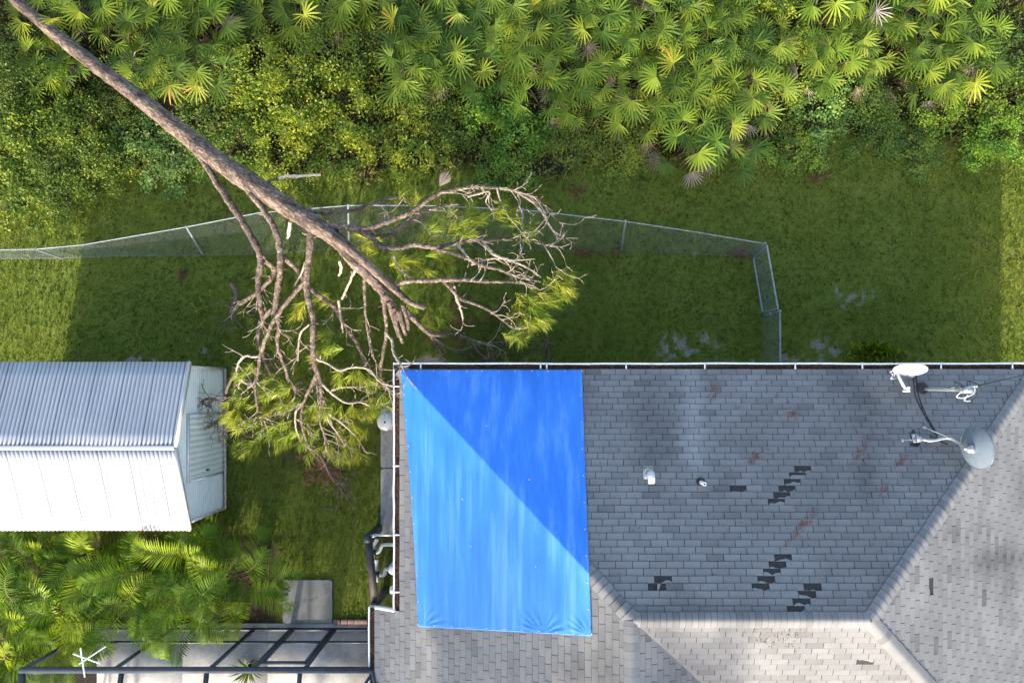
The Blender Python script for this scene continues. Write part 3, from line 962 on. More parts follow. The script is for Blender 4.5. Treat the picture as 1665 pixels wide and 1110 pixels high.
# satellite dishes
def dish_mesh(c, nrm, axis, ra, rb, depth, rings=10, seg=40, th=0.012):
    """Oval dish, convex towards -nrm (its back), rim in the plane through c."""
    nrm = unit(nrm); a1 = unit(np.array(axis, float) - nrm * np.dot(axis, nrm)); a2 = np.cross(nrm, a1)
    mb = MB()
    for sgn in (0, 1):
        G = []
        for i in range(rings + 1):
            t = i / rings
            G.append([c + a1 * ra * t * math.cos(p) + a2 * rb * t * math.sin(p) - nrm * (depth * (1 - t * t) + sgn * th) for p in np.linspace(0, 2 * math.pi, seg + 1)])
        G = np.array(G)
        mb.grid(G if sgn == 0 else G[:, ::-1])
    ring = []
    for i, (f_, off) in enumerate(((1.0, 0.0), (1.025, 0.004), (1.03, -.006), (1.015, -.018), (1.0, -th))):
        ring.append([c + a1 * ra * f_ * math.cos(p) + a2 * rb * f_ * math.sin(p) + nrm * off for p in np.linspace(0, 2 * math.pi, seg + 1)])
    mb.grid(np.array(ring))
    return mb
qb = onroof(1488, 713)
d2 = thing('satellite_dish', qb, 'grey satellite dish showing its back, on bent roof mast with braces', 'satellite dish')
c2 = P(1589, 728, zroof(*P(1589, 728, 4.0)[:2]) + .50)
n2_ = unit((0.975, 0.12, -0.17))
dish_mesh(c2, n2_, (0.16, 1, 0), .39, .37, .10).build('reflector', M['dish'], d2, smooth=True)
cb = c2 - n2_ * .115
m = MB()
foot = qb + np.array([.02, 0, .03])
knee = onroof(1540, 712, .0); knee[2] += .20
knee = P(1540, 712, knee[2])
tip = cb - n2_ * .10 + np.array([-.02, 0, -.02])
m.tube(smooth_path([foot, P(1515, 716, foot[2] + .10), knee, P(1556, 718, knee[2] + .14), tip], 6), .027, 12)
m.build('mast', M['metal'], d2, smooth=True)
m = MB(); m.bar(cb - n2_ * .10, cb + n2_ * .01, .11, .09); m.bar(cb - n2_ * .02 + (0, .07, 0), cb - n2_ * .02 - (0, .07, 0), .05, .15); m.build('bracket', M['metal'], d2)
m = MB()
b1, b2 = onroof(1468, 716, .03), onroof(1503, 695, .03)
m.tube([b1, foot + (0.05, 0, .05)], .011, 8); m.tube([b2, knee + (.12, -.02, .02)], .010, 8)
m.build('brace', M['metal'], d2)
m = MB()
for b in (b1, b2): m.lathe([(0, .02), (.03, .02), (.03, -.03)], 10, b)
m.build('brace_foot', M['metal'], d2)
m = MB(); plate(m, qb + nr * .012, .07, .09, .02); m.box(qb + (0.02, 0, .07), (.09, .10, .1)); m.build('base_plate', M['metal'], d2)
m = MB()
pts = [(1480, 694), (1487, 697), (1486, 703), (1495, 705), (1497, 711), (1493, 715), (1497, 722), (1490, 727), (1479, 723), (1484, 716), (1481, 712), (1478, 705), (1484, 700)]
cen = onroof(1488, 711, .012)
ring = [onroof(a, b, .013) for a, b in pts]
for i in range(len(ring)):
    m.poly([cen, ring[(i + 1) % len(ring)], ring[i]])
m.build('sealant_patch', M['black'], d2)

q1 = onroof(1474, 612)
d1 = thing('satellite_dish', q1, 'white satellite dish seen edge-on above the north gutter', 'satellite dish')
c1 = P(1480, 601, 3.22)
n1_ = unit((-.13, -.92, .37))
dish_mesh(c1, n1_, (1, 0, 0), .30, .27, .055).build('reflector', M['white'], d1, smooth=True)
m = MB(); lowc = c1 + np.array([-.14, -.02, -.23])
m.bar(lowc + (-.02, -.0, .0), P(1472, 633, 3.08), .045, .035); m.build('feed_arm', M['white'], d1)
m = MB(); e = P(1472, 633, 3.09); m.tube([e + (-.05, -.03, 0), e + (.09, -.03, 0)], .02, 8); m.tube([e + (.05, 0.05, .03), e + (.05, -.02, 0)], .03, 10); m.build('feed_head', M['white'], d1)
m = MB(); m.tube(smooth_path([q1, q1 + (0, .02, .25), c1 - n1_ * .09], 5), .022, 10); m.build('mast', M['metal'], d1, smooth=True)
m = MB()
for a, b in (((1446, 604), (1455, 612)), ((1455, 604), (1448, 616)), ((1448, 616), (1458, 615)), ((1446, 604), (1459, 602)), ((1452, 609), (1466, 603))):
    m.bar(P(*a, 2.98), P(*b, 2.98), .016, .016)
m.build('mount_frame', M['metal'], d1)

# electrical service mast with its weatherhead and line
qm = onroof(1499, 632)
sm = thing('service_mast', qm, 'galvanised electrical service mast rising from a black roof boot', 'service mast')
m = MB(); m.lathe([(.13, .0), (.12, .03), (.06, .10), (.04, .12)], 18, qm); m.build('boot', M['black'], sm)
top = np.array([qm[0] + .02, qm[1] - .02, qm[2] + 1.22])
m = MB(); m.tube([qm - (0, 0, .2), top], .032, 12); m.tube([qm + (0, 0, .98), qm + (0.002, 0, 1.06)], .045, 12); m.build('pipe', M['metal'], sm, smooth=True)
m = MB(); m.lathe([(.05, -.02), (.062, .02), (.060, .12), (.035, .17), (0, .18)], 14, top, tint=.5)
m.bar(top + (.0, 0, .06), top + (.15, .0, .03), .11, .12); m.build('weatherhead', M['metal'], sm)
m = MB()
clevis = top + np.array([.20, .05, .0])
m.bar(top + (.0, .03, -.02), clevis + (.08, .02, 0), .035, .03); m.build('clevis', M['white'], sm)
m = MB()
for k, (a, b, c_, d_) in enumerate((((.10, .0, .02), (.13, .14, -.05), (.22, .16, -.12), (.30, .10, .0)), ((.10, -.02, .0), (.12, -.16, -.10), (.30, -.16, -.1), (.32, .07, .0)), ((-.02, .05, .05), (-.12, .14, .0), (-.02, .13, -.05), (.09, .02, .02)))):
    m.tube(smooth_path([top + np.array(v_) for v_ in (a, b, c_, d_)], 8), .009, 6)
m.build('drip_loop', M['black'], sm, smooth=True)
m = MB()
m.tube(smooth_path([top + np.array(v_) for v_ in ((-.04, -.04, .04), (-.08, -.12, -.02), (.05, -.14, -.02), (.22, -.06, .0), (.24, .03, .0))], 8), .009, 6)
m.tube(smooth_path([top + np.array(v_) for v_ in ((.11, -.09, 0), (.08, -.18, -.05), (.18, -.2, -.1), (.22, -.19, -.1))], 8), .009, 6)
m.build('ground_wire', M['pvc'], sm, smooth=True)
pl = MB()
far_p = np.array([46.0, 8.0, 7.4])
st = top + np.array([.30, .08, .0])
path = []
for t in np.linspace(0, 1, 40):
    p = st * (1 - t) + far_p * t
    p[2] -= 4 * t * (1 - t) * 1.6
    path.append(p)
pl.tube(path, .013, 6)
o2 = [p + np.array([0, 0.012 * math.sin(i * 2.1), .018]) for i, p in enumerate(path)]
pl.tube(o2, .009, 6)
tag(pl.build('power_line', M['black'], origin=st), 'twisted black power line running from the service mast to the right', 'power line')
cbm = MB()
for dx in (0, 5):
    cbm.tube(smooth_path([onroof(1485 + dx * .8, 605, .05), onroof(1486 + dx, 625, .012), onroof(1489 + dx, 645, .012), onroof(1503 + dx * .6, 675, .012), onroof(1520 + dx * .3, 702, .02), onroof(1524, 712, .06)], 8), .012, 6)
cbm.tube(smooth_path([onroof(1512, 708, .015), onroof(1520, 712, .015), onroof(1531, 718, .015), onroof(1541, 722, .012)], 6), .012, 6)
tag(cbm.build('cable', M['black'], smooth=True), 'pair of black cables draped across shingles between the two satellite dishes', 'cable')
lc = MB()
lc.tube(smooth_path([P(1454, 590, 2.72), P(1460, 580, 2.9), P(1470, 577, 2.95), P(1480, 582, 2.85), P(1486, 592, 2.72)], 8), .008, 6)
tag(lc.build('cable', M['black'], smooth=True), 'thin black cable looping out over the gutter behind the white dish', 'cable')

# rust coloured pine straw blown on the shingles
r4 = np.random.default_rng(91)
straw = [(1160, 640, 22, 9, 60, 'small sparse'), (1283, 672, 26, 16, -20, 'wide loose'), (1222, 747, 26, 10, 30, 'bright rust'), (1398, 740, 26, 9, 55, 'long dark'), (1464, 752, 20, 8, 50, 'short bright'),
         (1305, 855, 46, 7, 48, 'longest thin'), (1436, 798, 16, 7, 55, 'tiny')]
for px, py, ln_, wd2, ang, word in straw:
    m = MB(); cnt = int(ln_ * 2.2)
    for _ in range(cnt):
        t = r4.normal(0, .42); s_ = r4.normal(0, .42)
        a = R(ang)
        x_, y_ = px + ln_ * t * math.cos(a) - wd2 * s_ * math.sin(a), py - ln_ * t * math.sin(a) - wd2 * s_ * math.cos(a)
        b = a + r4.normal(0, .5); l_ = r4.uniform(4, 9)
        p0, p1 = onroof(x_, y_, .014), onroof(x_ + l_ * math.cos(b), y_ - l_ * math.sin(b), .016)
        sd_ = unit(np.cross(p1 - p0, (0, 0, 1))) * .0032
        m.add([p0 - sd_, p0 + sd_, p1 + sd_ * .5, p1 - sd_ * .5], [[0, 1, 2, 3]], r4.random())
    where = {'small sparse': 'below the left part of the long gutter', 'wide loose': 'in the middle of the upper shingles', 'bright rust': 'above the single missing shingle', 'long dark': 'left of the grey dish mast',
             'short bright': 'below left of the grey dish mast', 'longest thin': 'between the diagonal rows of missing shingles', 'tiny': 'near the right hip'}[word]
    tag(m.build('pine_straw', M['roof_needle']), f'{word} rusty pine straw streak {where}', 'pine straw', 'pine straw streaks on the roof')

dbm = MB()
for _ in range(420):
    if r4.random() < .72: x_, y_ = r4.uniform(965, 1500), r4.uniform(612, 985)
    else: x_, y_ = r4.normal(1262, 26), r4.normal(1037, 12)
    if x_ > 1665 - (y_ - 620) * .62: continue
    b = r4.uniform(0, 6.28); l_ = r4.uniform(2, 8) if y_ < 1000 else r4.uniform(2, 5)
    p0, p1 = onroof(x_, y_, .014), onroof(x_ + l_ * math.cos(b), y_ - l_ * math.sin(b), .016)
    sd_ = unit(np.cross(p1 - p0, (0, 0, 1))) * r4.uniform(.003, .008 if y_ > 1000 else .004)
    dbm.add([p0 - sd_ * .4, (p0 + p1) / 2 - sd_, p1, (p0 + p1) / 2 + sd_], [[0, 1, 2, 3]], r4.random() ** 1.5)
tag(dbm.build('roof_debris', M['litter']), 'loose brown needles and leaf bits scattered over the shingles', 'leaf debris', kind='stuff')

# ------------------------------------------------------------------ things beside the house
q = P(626, 690, 0)
tk = thing('storage_tank', (-3.05, -.72, 0.045), 'round white domed tank top with a dark centre spot beside the gutter', 'tank')
m = MB(); cT = np.array([-3.15, -.79, 0])
m.lathe([(.19, .05), (.20, .10), (.20, .80), (.185, .86), (.13, .895), (.05, .91), (0, .912)], 32, cT); m.build('body', M['white'], tk, smooth=True)
m = MB(); m.lathe([(.022, .905), (.022, .93), (0, .935)], 10, cT); m.build('cap', M['black'], tk)
scn = thing('equipment_screen', (-3.3, -3.9, 0), 'dark brown board screen angled around the pool pipes by the wall', 'screen')
A, B = P(598, 876, 1.25), P(609, 985, 1.25)
m = MB(); m.bar((A[0], A[1], 1.2), (B[0], B[1], 1.2), .15, .10); m.build('board_panel', M['brown'], scn)
for q_ in (A, B):
    m = MB(); m.box((q_[0], q_[1], .66), (.15, .15, 1.30)); m.build('post', M['bronze'], scn)
m = MB(); m.bar(A + (.06, .05, -.02), P(612, 869, 1.25), .07, .05); m.bar(P(610, 869, 1.25), P(652, 869, 1.25), .05, .05); m.build('top_rail', M['metal'], scn)
pv = thing('pool_pipes', (-2.9, -4, .09), 'white PVC pool pipes with black valves beside the wall', 'pipes')
def pipe(pts, r_=.035, mt='pvc', nm='pipe'):
    m = MB(); m.tube(smooth_path(pts, 6), r_, 10); m.build(nm, M[mt], pv, smooth=True)
pipe([P(613, 876, .75), P(608, 887, .75), P(606, 896, .75), P(606, 905, .72), P(607, 905, .1)], .045)
pipe([P(611, 899, .7), P(617, 895, .7), P(621, 887, .7), P(627, 885, .7), P(650, 885, .7)], .04)
pipe([P(612, 910, .6), P(612, 920, .6), P(611, 932, .6), P(612, 943, .55), P(613, 943, .1)], .045)
pipe([P(612, 934, .6), P(624, 934, .6), P(627, 926, .6), P(636, 925, .6)], .045)
for a in ((606, 897, .78), (612, 933, .64)):
    c_ = P(*a); m = MB(); m.lathe([(.065, -.08), (.065, .05), (.03, .07), (0, .07)], 14, c_); m.bar(c_ + (-.09, .05, .06), c_ + (.09, -.05, .06), .03, .03); m.build('valve', M['black'], pv)
c_ = P(640, 925, .6); m = MB(); m.lathe([(.13, -.5), (.13, .02), (.10, .06), (.06, .07), (0, .07)], 18, c_); m.build('filter', M['pvc'], pv, smooth=True)
hs = MB(); hs.tube(smooth_path([P(650, 873, .3), P(632, 876, .3), P(622, 884, .3), P(618, 892, .25)], 8), .012, 6)
tag(hs.build('hose', M['black'], smooth=True), 'thin black hose curving out from the wall above the pipes', 'hose')
for k, px in enumerate((548, 560, 571, 582, 592)):
    m = MB(); c_ = P(px, 1010, .05)
    m.box(c_ + np.array([0, 0, -.005]), (.155, .10 + .005 * (k % 2), .09), rz=R((-2, 1, -1, 2, 0)[k]))
    wh = ('nearest the concrete pad', 'second from the concrete pad', 'in the middle of the row', 'second from the house roof', 'nearest the house roof')[k]
    b_ = m.build('brick', M['brick']); tag(b_, f'reddish edging brick {wh}, along the screen wall', 'brick', 'edging bricks along the patio')
    bv = b_.modifiers.new('bevel', 'BEVEL'); bv.width = .012; bv.segments = 2

# ------------------------------------------------------------------ shed
shed = thing('shed', (-9.2, -1.25, 0), 'white metal shed with corrugated gable roof and pale green walls', 'shed')
SX0, SX1, SY0, SY1, SRX = -11.3, -7.13, -3.05, .55, -7.13
EVZ, APZ, SRY = 1.93, 2.55, -1.23
def corr_sheet(A, B, up, n_per_m=11.2, amp=.008, lift=0.0, rows=6):
    """Corrugated sheet: A->B along the eave, up = vector eave to ridge."""
    A, B, up = (np.array(q, float) for q in (A, B, up))
    L_ = np.linalg.norm(B - A); nn = int(L_ * n_per_m * 6)
    d = unit(B - A); nrm = unit(np.cross(d, up))
    G = []
    for i in range(rows + 1):
        t = i / rows
        row = []
        for j in range(nn + 1):
            a = j / nn * L_
            ph = a * n_per_m * 2 * math.pi
            row.append(A + d * a + up * t + nrm * (amp * math.sin(ph) + lift + .004 * math.sin(a * 2.2 + t * 5)))
        G.append(row)
    return np.array(G), nrm
for nm, A, B, up in (('roof_slope', (SX1, SY1, EVZ), (SX0, SY1, EVZ), (0, SRY - SY1, APZ - EVZ)), ('roof_slope', (SX0, SY0, EVZ), (SX1, SY0, EVZ), (0, SRY - SY0, APZ - EVZ))):
    G, nrm = corr_sheet(A, B, up)
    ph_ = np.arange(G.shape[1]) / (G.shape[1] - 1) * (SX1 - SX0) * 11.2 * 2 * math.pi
    shade_seam = np.clip((-np.sin(ph_) - .25) / .5, 0, 1) * rng.uniform(.40, .75, len(ph_))  # valley lines painted dark in place of shade; lap seams join below
    shade_seam = np.maximum(shade_seam, .85 * (np.abs((ph_ / (2 * math.pi)) % 7 - .75) < .16))
    m = MB(); m.grid(G, .5, np.tile(shade_seam, (G.shape[0], 1)))
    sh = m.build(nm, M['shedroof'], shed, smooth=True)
    so = sh.modifiers.new('thickness', 'SOLIDIFY'); so.thickness = .004; so.offset = -1
    s_ = MB()
    A, B, up = (np.array(q, float) for q in (A, B, up))
    d = unit(B - A)
    for t in (.05, .35, .65, .96):
        a = .045
        while a < np.linalg.norm(B - A):
            c_ = A + d * a + up * t + nrm * .011
            s_.lathe([(.009, 0), (.009, .006), (0, .008)], 5, c_)
            a += 2 / 11.2
    tag(s_.build('roof_screws', M['screw'], sh), kind='stuff')
m = MB()
sn_, ss_ = (APZ - EVZ) / (SY1 - SRY), (APZ - EVZ) / (SRY - SY0)
m.add([(SX0, SRY - .05, APZ - .05 * ss_ + .012), (SX1, SRY - .05, APZ - .05 * ss_ + .012), (SX1, SRY, APZ + .018), (SX0, SRY, APZ + .018), (SX0, SRY + .05, APZ - .05 * sn_ + .012), (SX1, SRY + .05, APZ - .05 * sn_ + .012)], [[0, 1, 2, 3], [3, 2, 5, 4]])
m.build('ridge_flashing', M['shedroof'], shed)
WX, WY0, WY1 = -7.20, -2.88, .44
m = MB()
# gable end siding with horizontal ribs
def rake_z(y): return EVZ - .03 + (APZ - EVZ) * (1 - abs(y - SRY) / (SY1 - SRY))
NZ = 130
def siding(mb, y0, y1, z0, ztop, amp=.013, per=.10):
    ny = 14
    G = []
    for i in range(NZ + 1):
        row = []
        for j in range(ny + 1):
            y_ = y0 + (y1 - y0) * j / ny
            z_ = z0 + (ztop(y_) - z0) * i / NZ
            row.append((WX + amp * math.sin(z_ / per * 2 * math.pi), y_, z_))
        G.append(row)
    zz = np.array(G)[:, :, 2]
    mb.grid(np.array(G), .5, np.clip(-np.sin(zz / per * 2 * math.pi) - .2, 0, 1))  # rib hollows coloured darker, shade drawn in to show the ribs
DY0, DY1 = -2.02, -.60
siding(m, WY0, DY0 - .03, .05, rake_z)
siding(m, DY1 + .03, WY1, .05, rake_z)
siding(m, DY0 - .03, DY1 + .03, 1.86, rake_z)
m.bar((WX - .03, WY1 - .02, .95), (SX0 + .2, WY1 - .02, .95), .04, 1.9)
m.bar((WX - .03, WY0 + .02, .95), (SX0 + .2, WY0 + .02, .95), .04, 1.9)
m.bar((SX0 + .2, WY0, .95), (SX0 + .2, WY1, .95), .04, 1.9)
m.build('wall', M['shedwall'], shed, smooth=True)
dr = MB()
G = []
for i in range(7):
    z_ = .06 + 1.76 * i / 6
    G.append([(WX + .022 + .010 * math.sin(y_ / .125 * 2 * math.pi), y_, z_) for y_ in np.linspace(DY0 + .02, DY1 - .02, 90)])
dr.grid(np.array(G), .5, np.clip(-np.sin(np.array(G)[:, :, 1] / .125 * 2 * math.pi) - .2, 0, 1))  # painted shade in the hollows of the door ribs
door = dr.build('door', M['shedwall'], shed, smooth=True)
m = MB(); m.bar((WX + .06, DY0 + .16, .95), (WX + .06, DY0 + .16, 1.07), .03, .03); m.tube([(WX + .03, DY0 + .16, 1.0), (WX + .07, DY0 + .16, 1.0)], .02, 8); m.build('handle', M['black'], door)
m = MB()
for a, b in (((DY0, .04), (DY0, 1.85)), ((DY1, .04), (DY1, 1.85)), ((DY0 - .02, 1.85), (DY1 + .02, 1.85))):
    m.bar((WX + .015, a[0], a[1]), (WX + .015, b[0], b[1]), .05, .05)
m.build('door_frame', M['white'], shed)
m = MB()
for y0, y1 in ((SY1, SRY), (SY0, SRY)):
    m.bar((SX1 + .012, y0, EVZ - .045), (SX1 + .012, y1, APZ - .045), .03, .10)
m.bar((WX + .02, WY1 + .01, .0), (WX + .02, WY1 + .01, EVZ - .06), .07, .05); m.bar((WX + .02, WY0 - .01, .0), (WX + .02, WY0 - .01, EVZ - .06), .07, .05)
m.build('trim', M['trim'], shed)
m = MB()
yy = WY0
while yy < WY1 - .05:
    if yy < DY0 - .03 or yy > DY1 - .15 or True:
        m.bar((WX + .06, yy, .02), (WX + .10, yy + .09, .20), .022, .012); m.bar((WX + .06, yy + .09, .02), (WX + .10, yy, .20), .022, .012)
    yy += .095
m.bar((WX + .10, WY0, .205), (WX + .10, WY1, .205), .016, .02)
m.build('lattice_skirt', M['trim'], shed)
# ------------------------------------------------------------------ screen enclosure
cg = thing('screen_enclosure', (-6.8, -8, 0), 'dark aluminium pool cage with insect screen panels over the patio', 'screen enclosure')
BZ, CYF = 2.47, -5.80
cw, ce = -10.30, -3.12
m = MB(); m.bar((cw - .04, CYF, BZ), (ce, CYF, BZ), .10, .10); m.build('eave_beam', M['bronze'], cg)
m = MB(); m.bar((cw, CYF, .08), (ce, CYF, .08), .06, .06); m.build('sill_rail', M['bronze'], cg)
m = MB(); m.bar((cw, CYF, .92), (-5.60, CYF, .92), .05, .05); m.bar((-4.48, CYF, .92), (ce, CYF, .92), .05, .05); m.build('chair_rail', M['bronze'], cg)
for x_ in (cw, -8.42, -6.46, -5.57, -4.50, ce + .02):
    m = MB(); m.bar((x_, CYF, .05), (x_, CYF, BZ - .05), .065, .065); m.build('post', M['bronze'], cg)
m = MB(); m.bar((cw, CYF, BZ), (cw, -14, BZ), .09, .09); m.build('side_beam', M['bronze'], cg)
m = MB()
for y_ in (-8.4, -11.2): m.bar((cw, y_, .05), (cw, y_, BZ - .04), .06, .06)
m.bar((cw, CYF, .92), (cw, -14, .92), .05, .05)
m.build('side_frame', M['bronze'], cg)
for x_, x2 in ((-8.25, -8.2), (-6.50, -6.45), (-4.58, -4.6)):
    m = MB(); m.bar((x_, CYF - .05, BZ), (x2, -8.4, BZ + .75), .07, .09); m.bar((x2, -8.4, BZ + .75), (x2, -14, BZ + .75), .07, .09); m.build('roof_beam', M['bronze'], cg)
m = MB(); m.bar((ce, -5.9, BZ), (-3.6, -6.6, BZ + .25), .06, .06); m.tube(smooth_path([(-3.12, CYF, BZ), (-3.02, -6.2, BZ + .02), (-2.98, -6.8, BZ)], 5), .03, 8); m.build('corner_brace', M['bronze'], cg)
dd = MB()
for a, b in (((-5.50, .10), (-5.50, 2.10)), ((-4.57, .10), (-4.57, 2.10)), ((-5.52, 2.12), (-4.55, 2.12)), ((-5.52, .11), (-4.55, .11)), ((-5.5, .95), (-4.57, .95))):
    dd.bar((a[0], CYF + .01, a[1]), (b[0], CYF + .01, b[1]), .06 if a[0] == b[0] else .05, .07 if a[1] > 1 else .08)
dd.build('door', M['bronze'], cg)
m = MB()
for x0, x1 in ((cw, -8.42), (-8.42, -6.46), (-6.46, -5.57), (-5.57, -4.5), (-4.5, ce)):
    m.poly([(x0, CYF + .003, .1), (x1, CYF + .003, .1), (x1, CYF + .003, BZ), (x0, CYF + .003, BZ)])
m.poly([(cw, CYF, .1), (cw, -14, .1), (cw, -14, BZ), (cw, CYF, BZ)])
m.poly([(cw, CYF, BZ + .02), (ce, CYF, BZ + .02), (ce, -8.4, BZ + .77), (cw, -8.4, BZ + .77)])
m.poly([(cw, -8.4, BZ + .77), (ce, -8.4, BZ + .77), (ce, -14, BZ + .77), (cw, -14, BZ + .77)])
m.build('screen_panel', M['screen'], cg)
# dark hedge cloth west of the cage
wp = thing('white_pipes', P(140, 1075, 2.62), 'three crossed white plastic pipes caught beside the dark pool cage corner', 'pipes')
m = MB(); m.tube([P(131, 1053, 2.72), P(138, 1100, 2.57)], .015, 8); m.build('pipe', M['white'], wp)
m = MB(); m.tube([P(119, 1062, 2.72), P(163, 1078, 2.62)], .015, 8); m.build('pipe', M['white'], wp)
m = MB(); m.tube([P(128, 1079, 2.77), P(172, 1050, 2.52)], .015, 8); m.build('pipe', M['white'], wp)

# ------------------------------------------------------------------ chain link fences
def chain_panel(mb, bot, top, sp=0.070, r_=.0014):
    """Diagonal wires between a bottom and a top polyline (both (n,3), matched)."""
    bot, top = np.array(bot), np.array(top)
    Ls = np.concatenate([[0], np.cumsum(np.linalg.norm(np.diff(bot, axis=0), axis=1))])
    def at(A, s): return np.array([np.interp(s, Ls, A[:, i]) for i in range(3)])
    h = float(np.linalg.norm(top[0] - bot[0]))
    s = -h
    while s < Ls[-1]:
        for sg in (1, -1):
            a, b = s, s + h
            t0, t1 = 0.0, 1.0
            if a < 0: t0 = -a / h
            if b > Ls[-1]: t1 = (Ls[-1] - a) / h
            if t1 - t0 < .05: continue
            e0, e1 = (t0, t1) if sg > 0 else (1 - t0, 1 - t1)
            sa, sb = a + h * t0, a + h * t1
            mid = (sa + sb) / 2; em = (e0 + e1) / 2
            pts = [at(bot, q) * (1 - e) + at(top, q) * e for q, e in ((sa, e0), (mid, em), (sb, e1))]
            mb.tube(pts, r_, 3, caps=False)
        s += sp
fn = thing('chain_link_fence', P(600, 410, 0), 'long sagging chain link fence with silver top rail crossing the yard', 'fence', None)
bot = [(-60, 424), (0, 421), (100, 420), (200, 416), (328, 415), (450, 412), (566, 403), (700, 403), (850, 408), (1011, 407), (1120, 412), (1225, 418)]
topp = [(-120, 410), (-2, 406), (58, 405), (135, 398), (303, 369), (420, 346), (566, 334), (690, 334), (850, 341), (1017, 360), (1130, 377), (1243, 396)]
zt_ = [1.15, 1.15, 1.15, 1.12, 1.08, 1.02, .98, .98, 1.0, 1.05, 1.1, 1.15]
Bw = np.array([P(a, b, .03) for a, b in bot]); Tw = np.array([P(a, b, z) for (a, b), z in zip(topp, zt_)])
m = MB(); m.tube(Tw[:3], .0115, 8); m.tube(Tw[2:], .012, 8); m.build('top_rail', M['fence'], fn, smooth=True)
m = MB(); chain_panel(m, Bw, Tw); m.build('chain_mesh', M['wire'], fn)
m = MB(); m.tube(Bw + (0, 0, .02), .004, 4); m.build('tension_wire', M['wire'], fn)
for k in (2, 4, 6, 8, 9):
    b_, t_ = Bw[k], Tw[k]
    m = MB(); m.tube([b_ - (0, 0, .1), t_ + unit(t_ - b_) * .03], .024, 8); m.build('post', M['fence'], fn, smooth=True)
gt_ = thing('gate', P(1240, 470, 0), 'narrow chain link gate in silver tube frame at the corner of the yard', 'gate')
g0b, g1b, g0t, g1t = P(1225, 420, .08), P(1240, 508, .08), P(1247, 399, 1.18), P(1265, 502, 1.18)
m = MB()
for a, b in ((g0b, g1b), (g0t, g1t), (g0b, g0t), (g1b, g1t)): m.tube([a, b], .021, 8)
m.build('frame', M['fence'], gt_, smooth=True)
m = MB(); chain_panel(m, [g0b, g1b], [g0t, g1t]); m.build('chain_mesh', M['wire'], gt_)
m = MB(); m.tube([P(1222, 416, -.1), P(1243.5, 395.5, 1.24)], .03, 10); m.lathe([(.034, 0), (.03, .03), (0, .045)], 10, P(1243.5, 395.5, 1.24)); m.build('hinge_post', M['wire'], gt_, smooth=True)
m = MB(); m.bar((g1b + g1t) / 2 - (0, .02, .05), (g1b + g1t) / 2 + (0, -.1, .08), .05, .03); m.build('latch', M['wire'], gt_)
f3 = thing('chain_link_fence', P(1240, 550, 0), 'short chain link fence section between the gate and the house', 'fence')
b3 = [P(1240, 514, .03), P(1241, 552, .03), P(1241, 622, .03)]; t3 = [P(1268, 508, 1.15), P(1268.5, 550, 1.15), P(1269, 624, 1.15)]
m = MB(); m.tube(t3, .021, 8); m.build('top_rail', M['fence'], f3, smooth=True)
m = MB(); chain_panel(m, b3, t3); m.build('chain_mesh', M['wire'], f3)
m = MB(); m.tube([P(1240, 514, -.1), P(1268, 506, 1.2)], .029, 10); m.lathe([(.034, 0), (.03, .03), (0, .045)], 10, P(1268, 506, 1.2)); m.build('post', M['fence'], f3, smooth=True)

# ------------------------------------------------------------------ fallen pine
pine = thing('fallen_pine', P(60, 25, 0), 'leaning fallen pine tree with bare branches spread over the yard', 'tree')
def wpath(pts, n=7, thin=.80):
    """pts (px, py, width px, z) -> world path and radii."""
    pts = np.array(pts, float)
    pts[:, 3] += np.where(pts[:, 1] > 395, 0.55, 0.25) * np.clip((pts[:, 0] - 640) / 90, 0, 1) * (pts[:, 3] > 1.9)
    q = smooth_path(pts, n)
    wv = np.array([P(a, b, z) for a, b, _, z in q])
    rad = q[:, 2] / 2 * (H - q[:, 3]) / F * thin
    return wv, rad, q
tr = MB()
trunk_pts = [(5, -22, 22, .35), (30, 5, 22, .6), (110, 72, 25, .95), (200, 140, 29, 1.45), (300, 218, 35, 2.0), (345, 255, 38, 2.25), (430, 312, 39, 2.7), (500, 358, 37, 3.0), (545, 388, 31, 3.15), (580, 428, 26, 3.25), (615, 465, 21, 3.3), (635, 492, 16, 3.25), (648, 520, 10, 3.2)]
wv, rad, _ = wpath(trunk_pts, 14, .82)
jit = rng.normal(0, .006, wv.shape)
tr.tube(wv + jit, rad * (1 + rng.normal(0, .025, len(rad))), 22, rough=.035)
wv, rad, _ = wpath([(528, 374, 18, 3.2), (560, 398, 20, 3.32), (600, 432, 18, 3.4), (640, 468, 16, 3.42), (660, 486, 12, 3.4), (675, 495, 10, 3.38), (691, 501, 8, 3.35)], 10)
tr.tube(wv, rad * (1 + rng.normal(0, .03, len(rad))), 16, rough=.03)
trunk = tr.build('trunk', M['trunkbark'], pine, smooth=True)
stubs = [[(648, 505, 12, 3.3), (655, 530, 9, 3.1), (660, 545, 6, 3.0)], [(640, 500, 12, 3.3), (645, 530, 9, 3.1), (655, 558, 6, 2.9)], [(655, 495, 10, 3.3), (662, 520, 8, 3.15), (664, 536, 6, 3.0)],
         [(632, 490, 12, 3.3), (640, 520, 8, 3.1), (648, 548, 5, 2.9)]]
ZB = 1
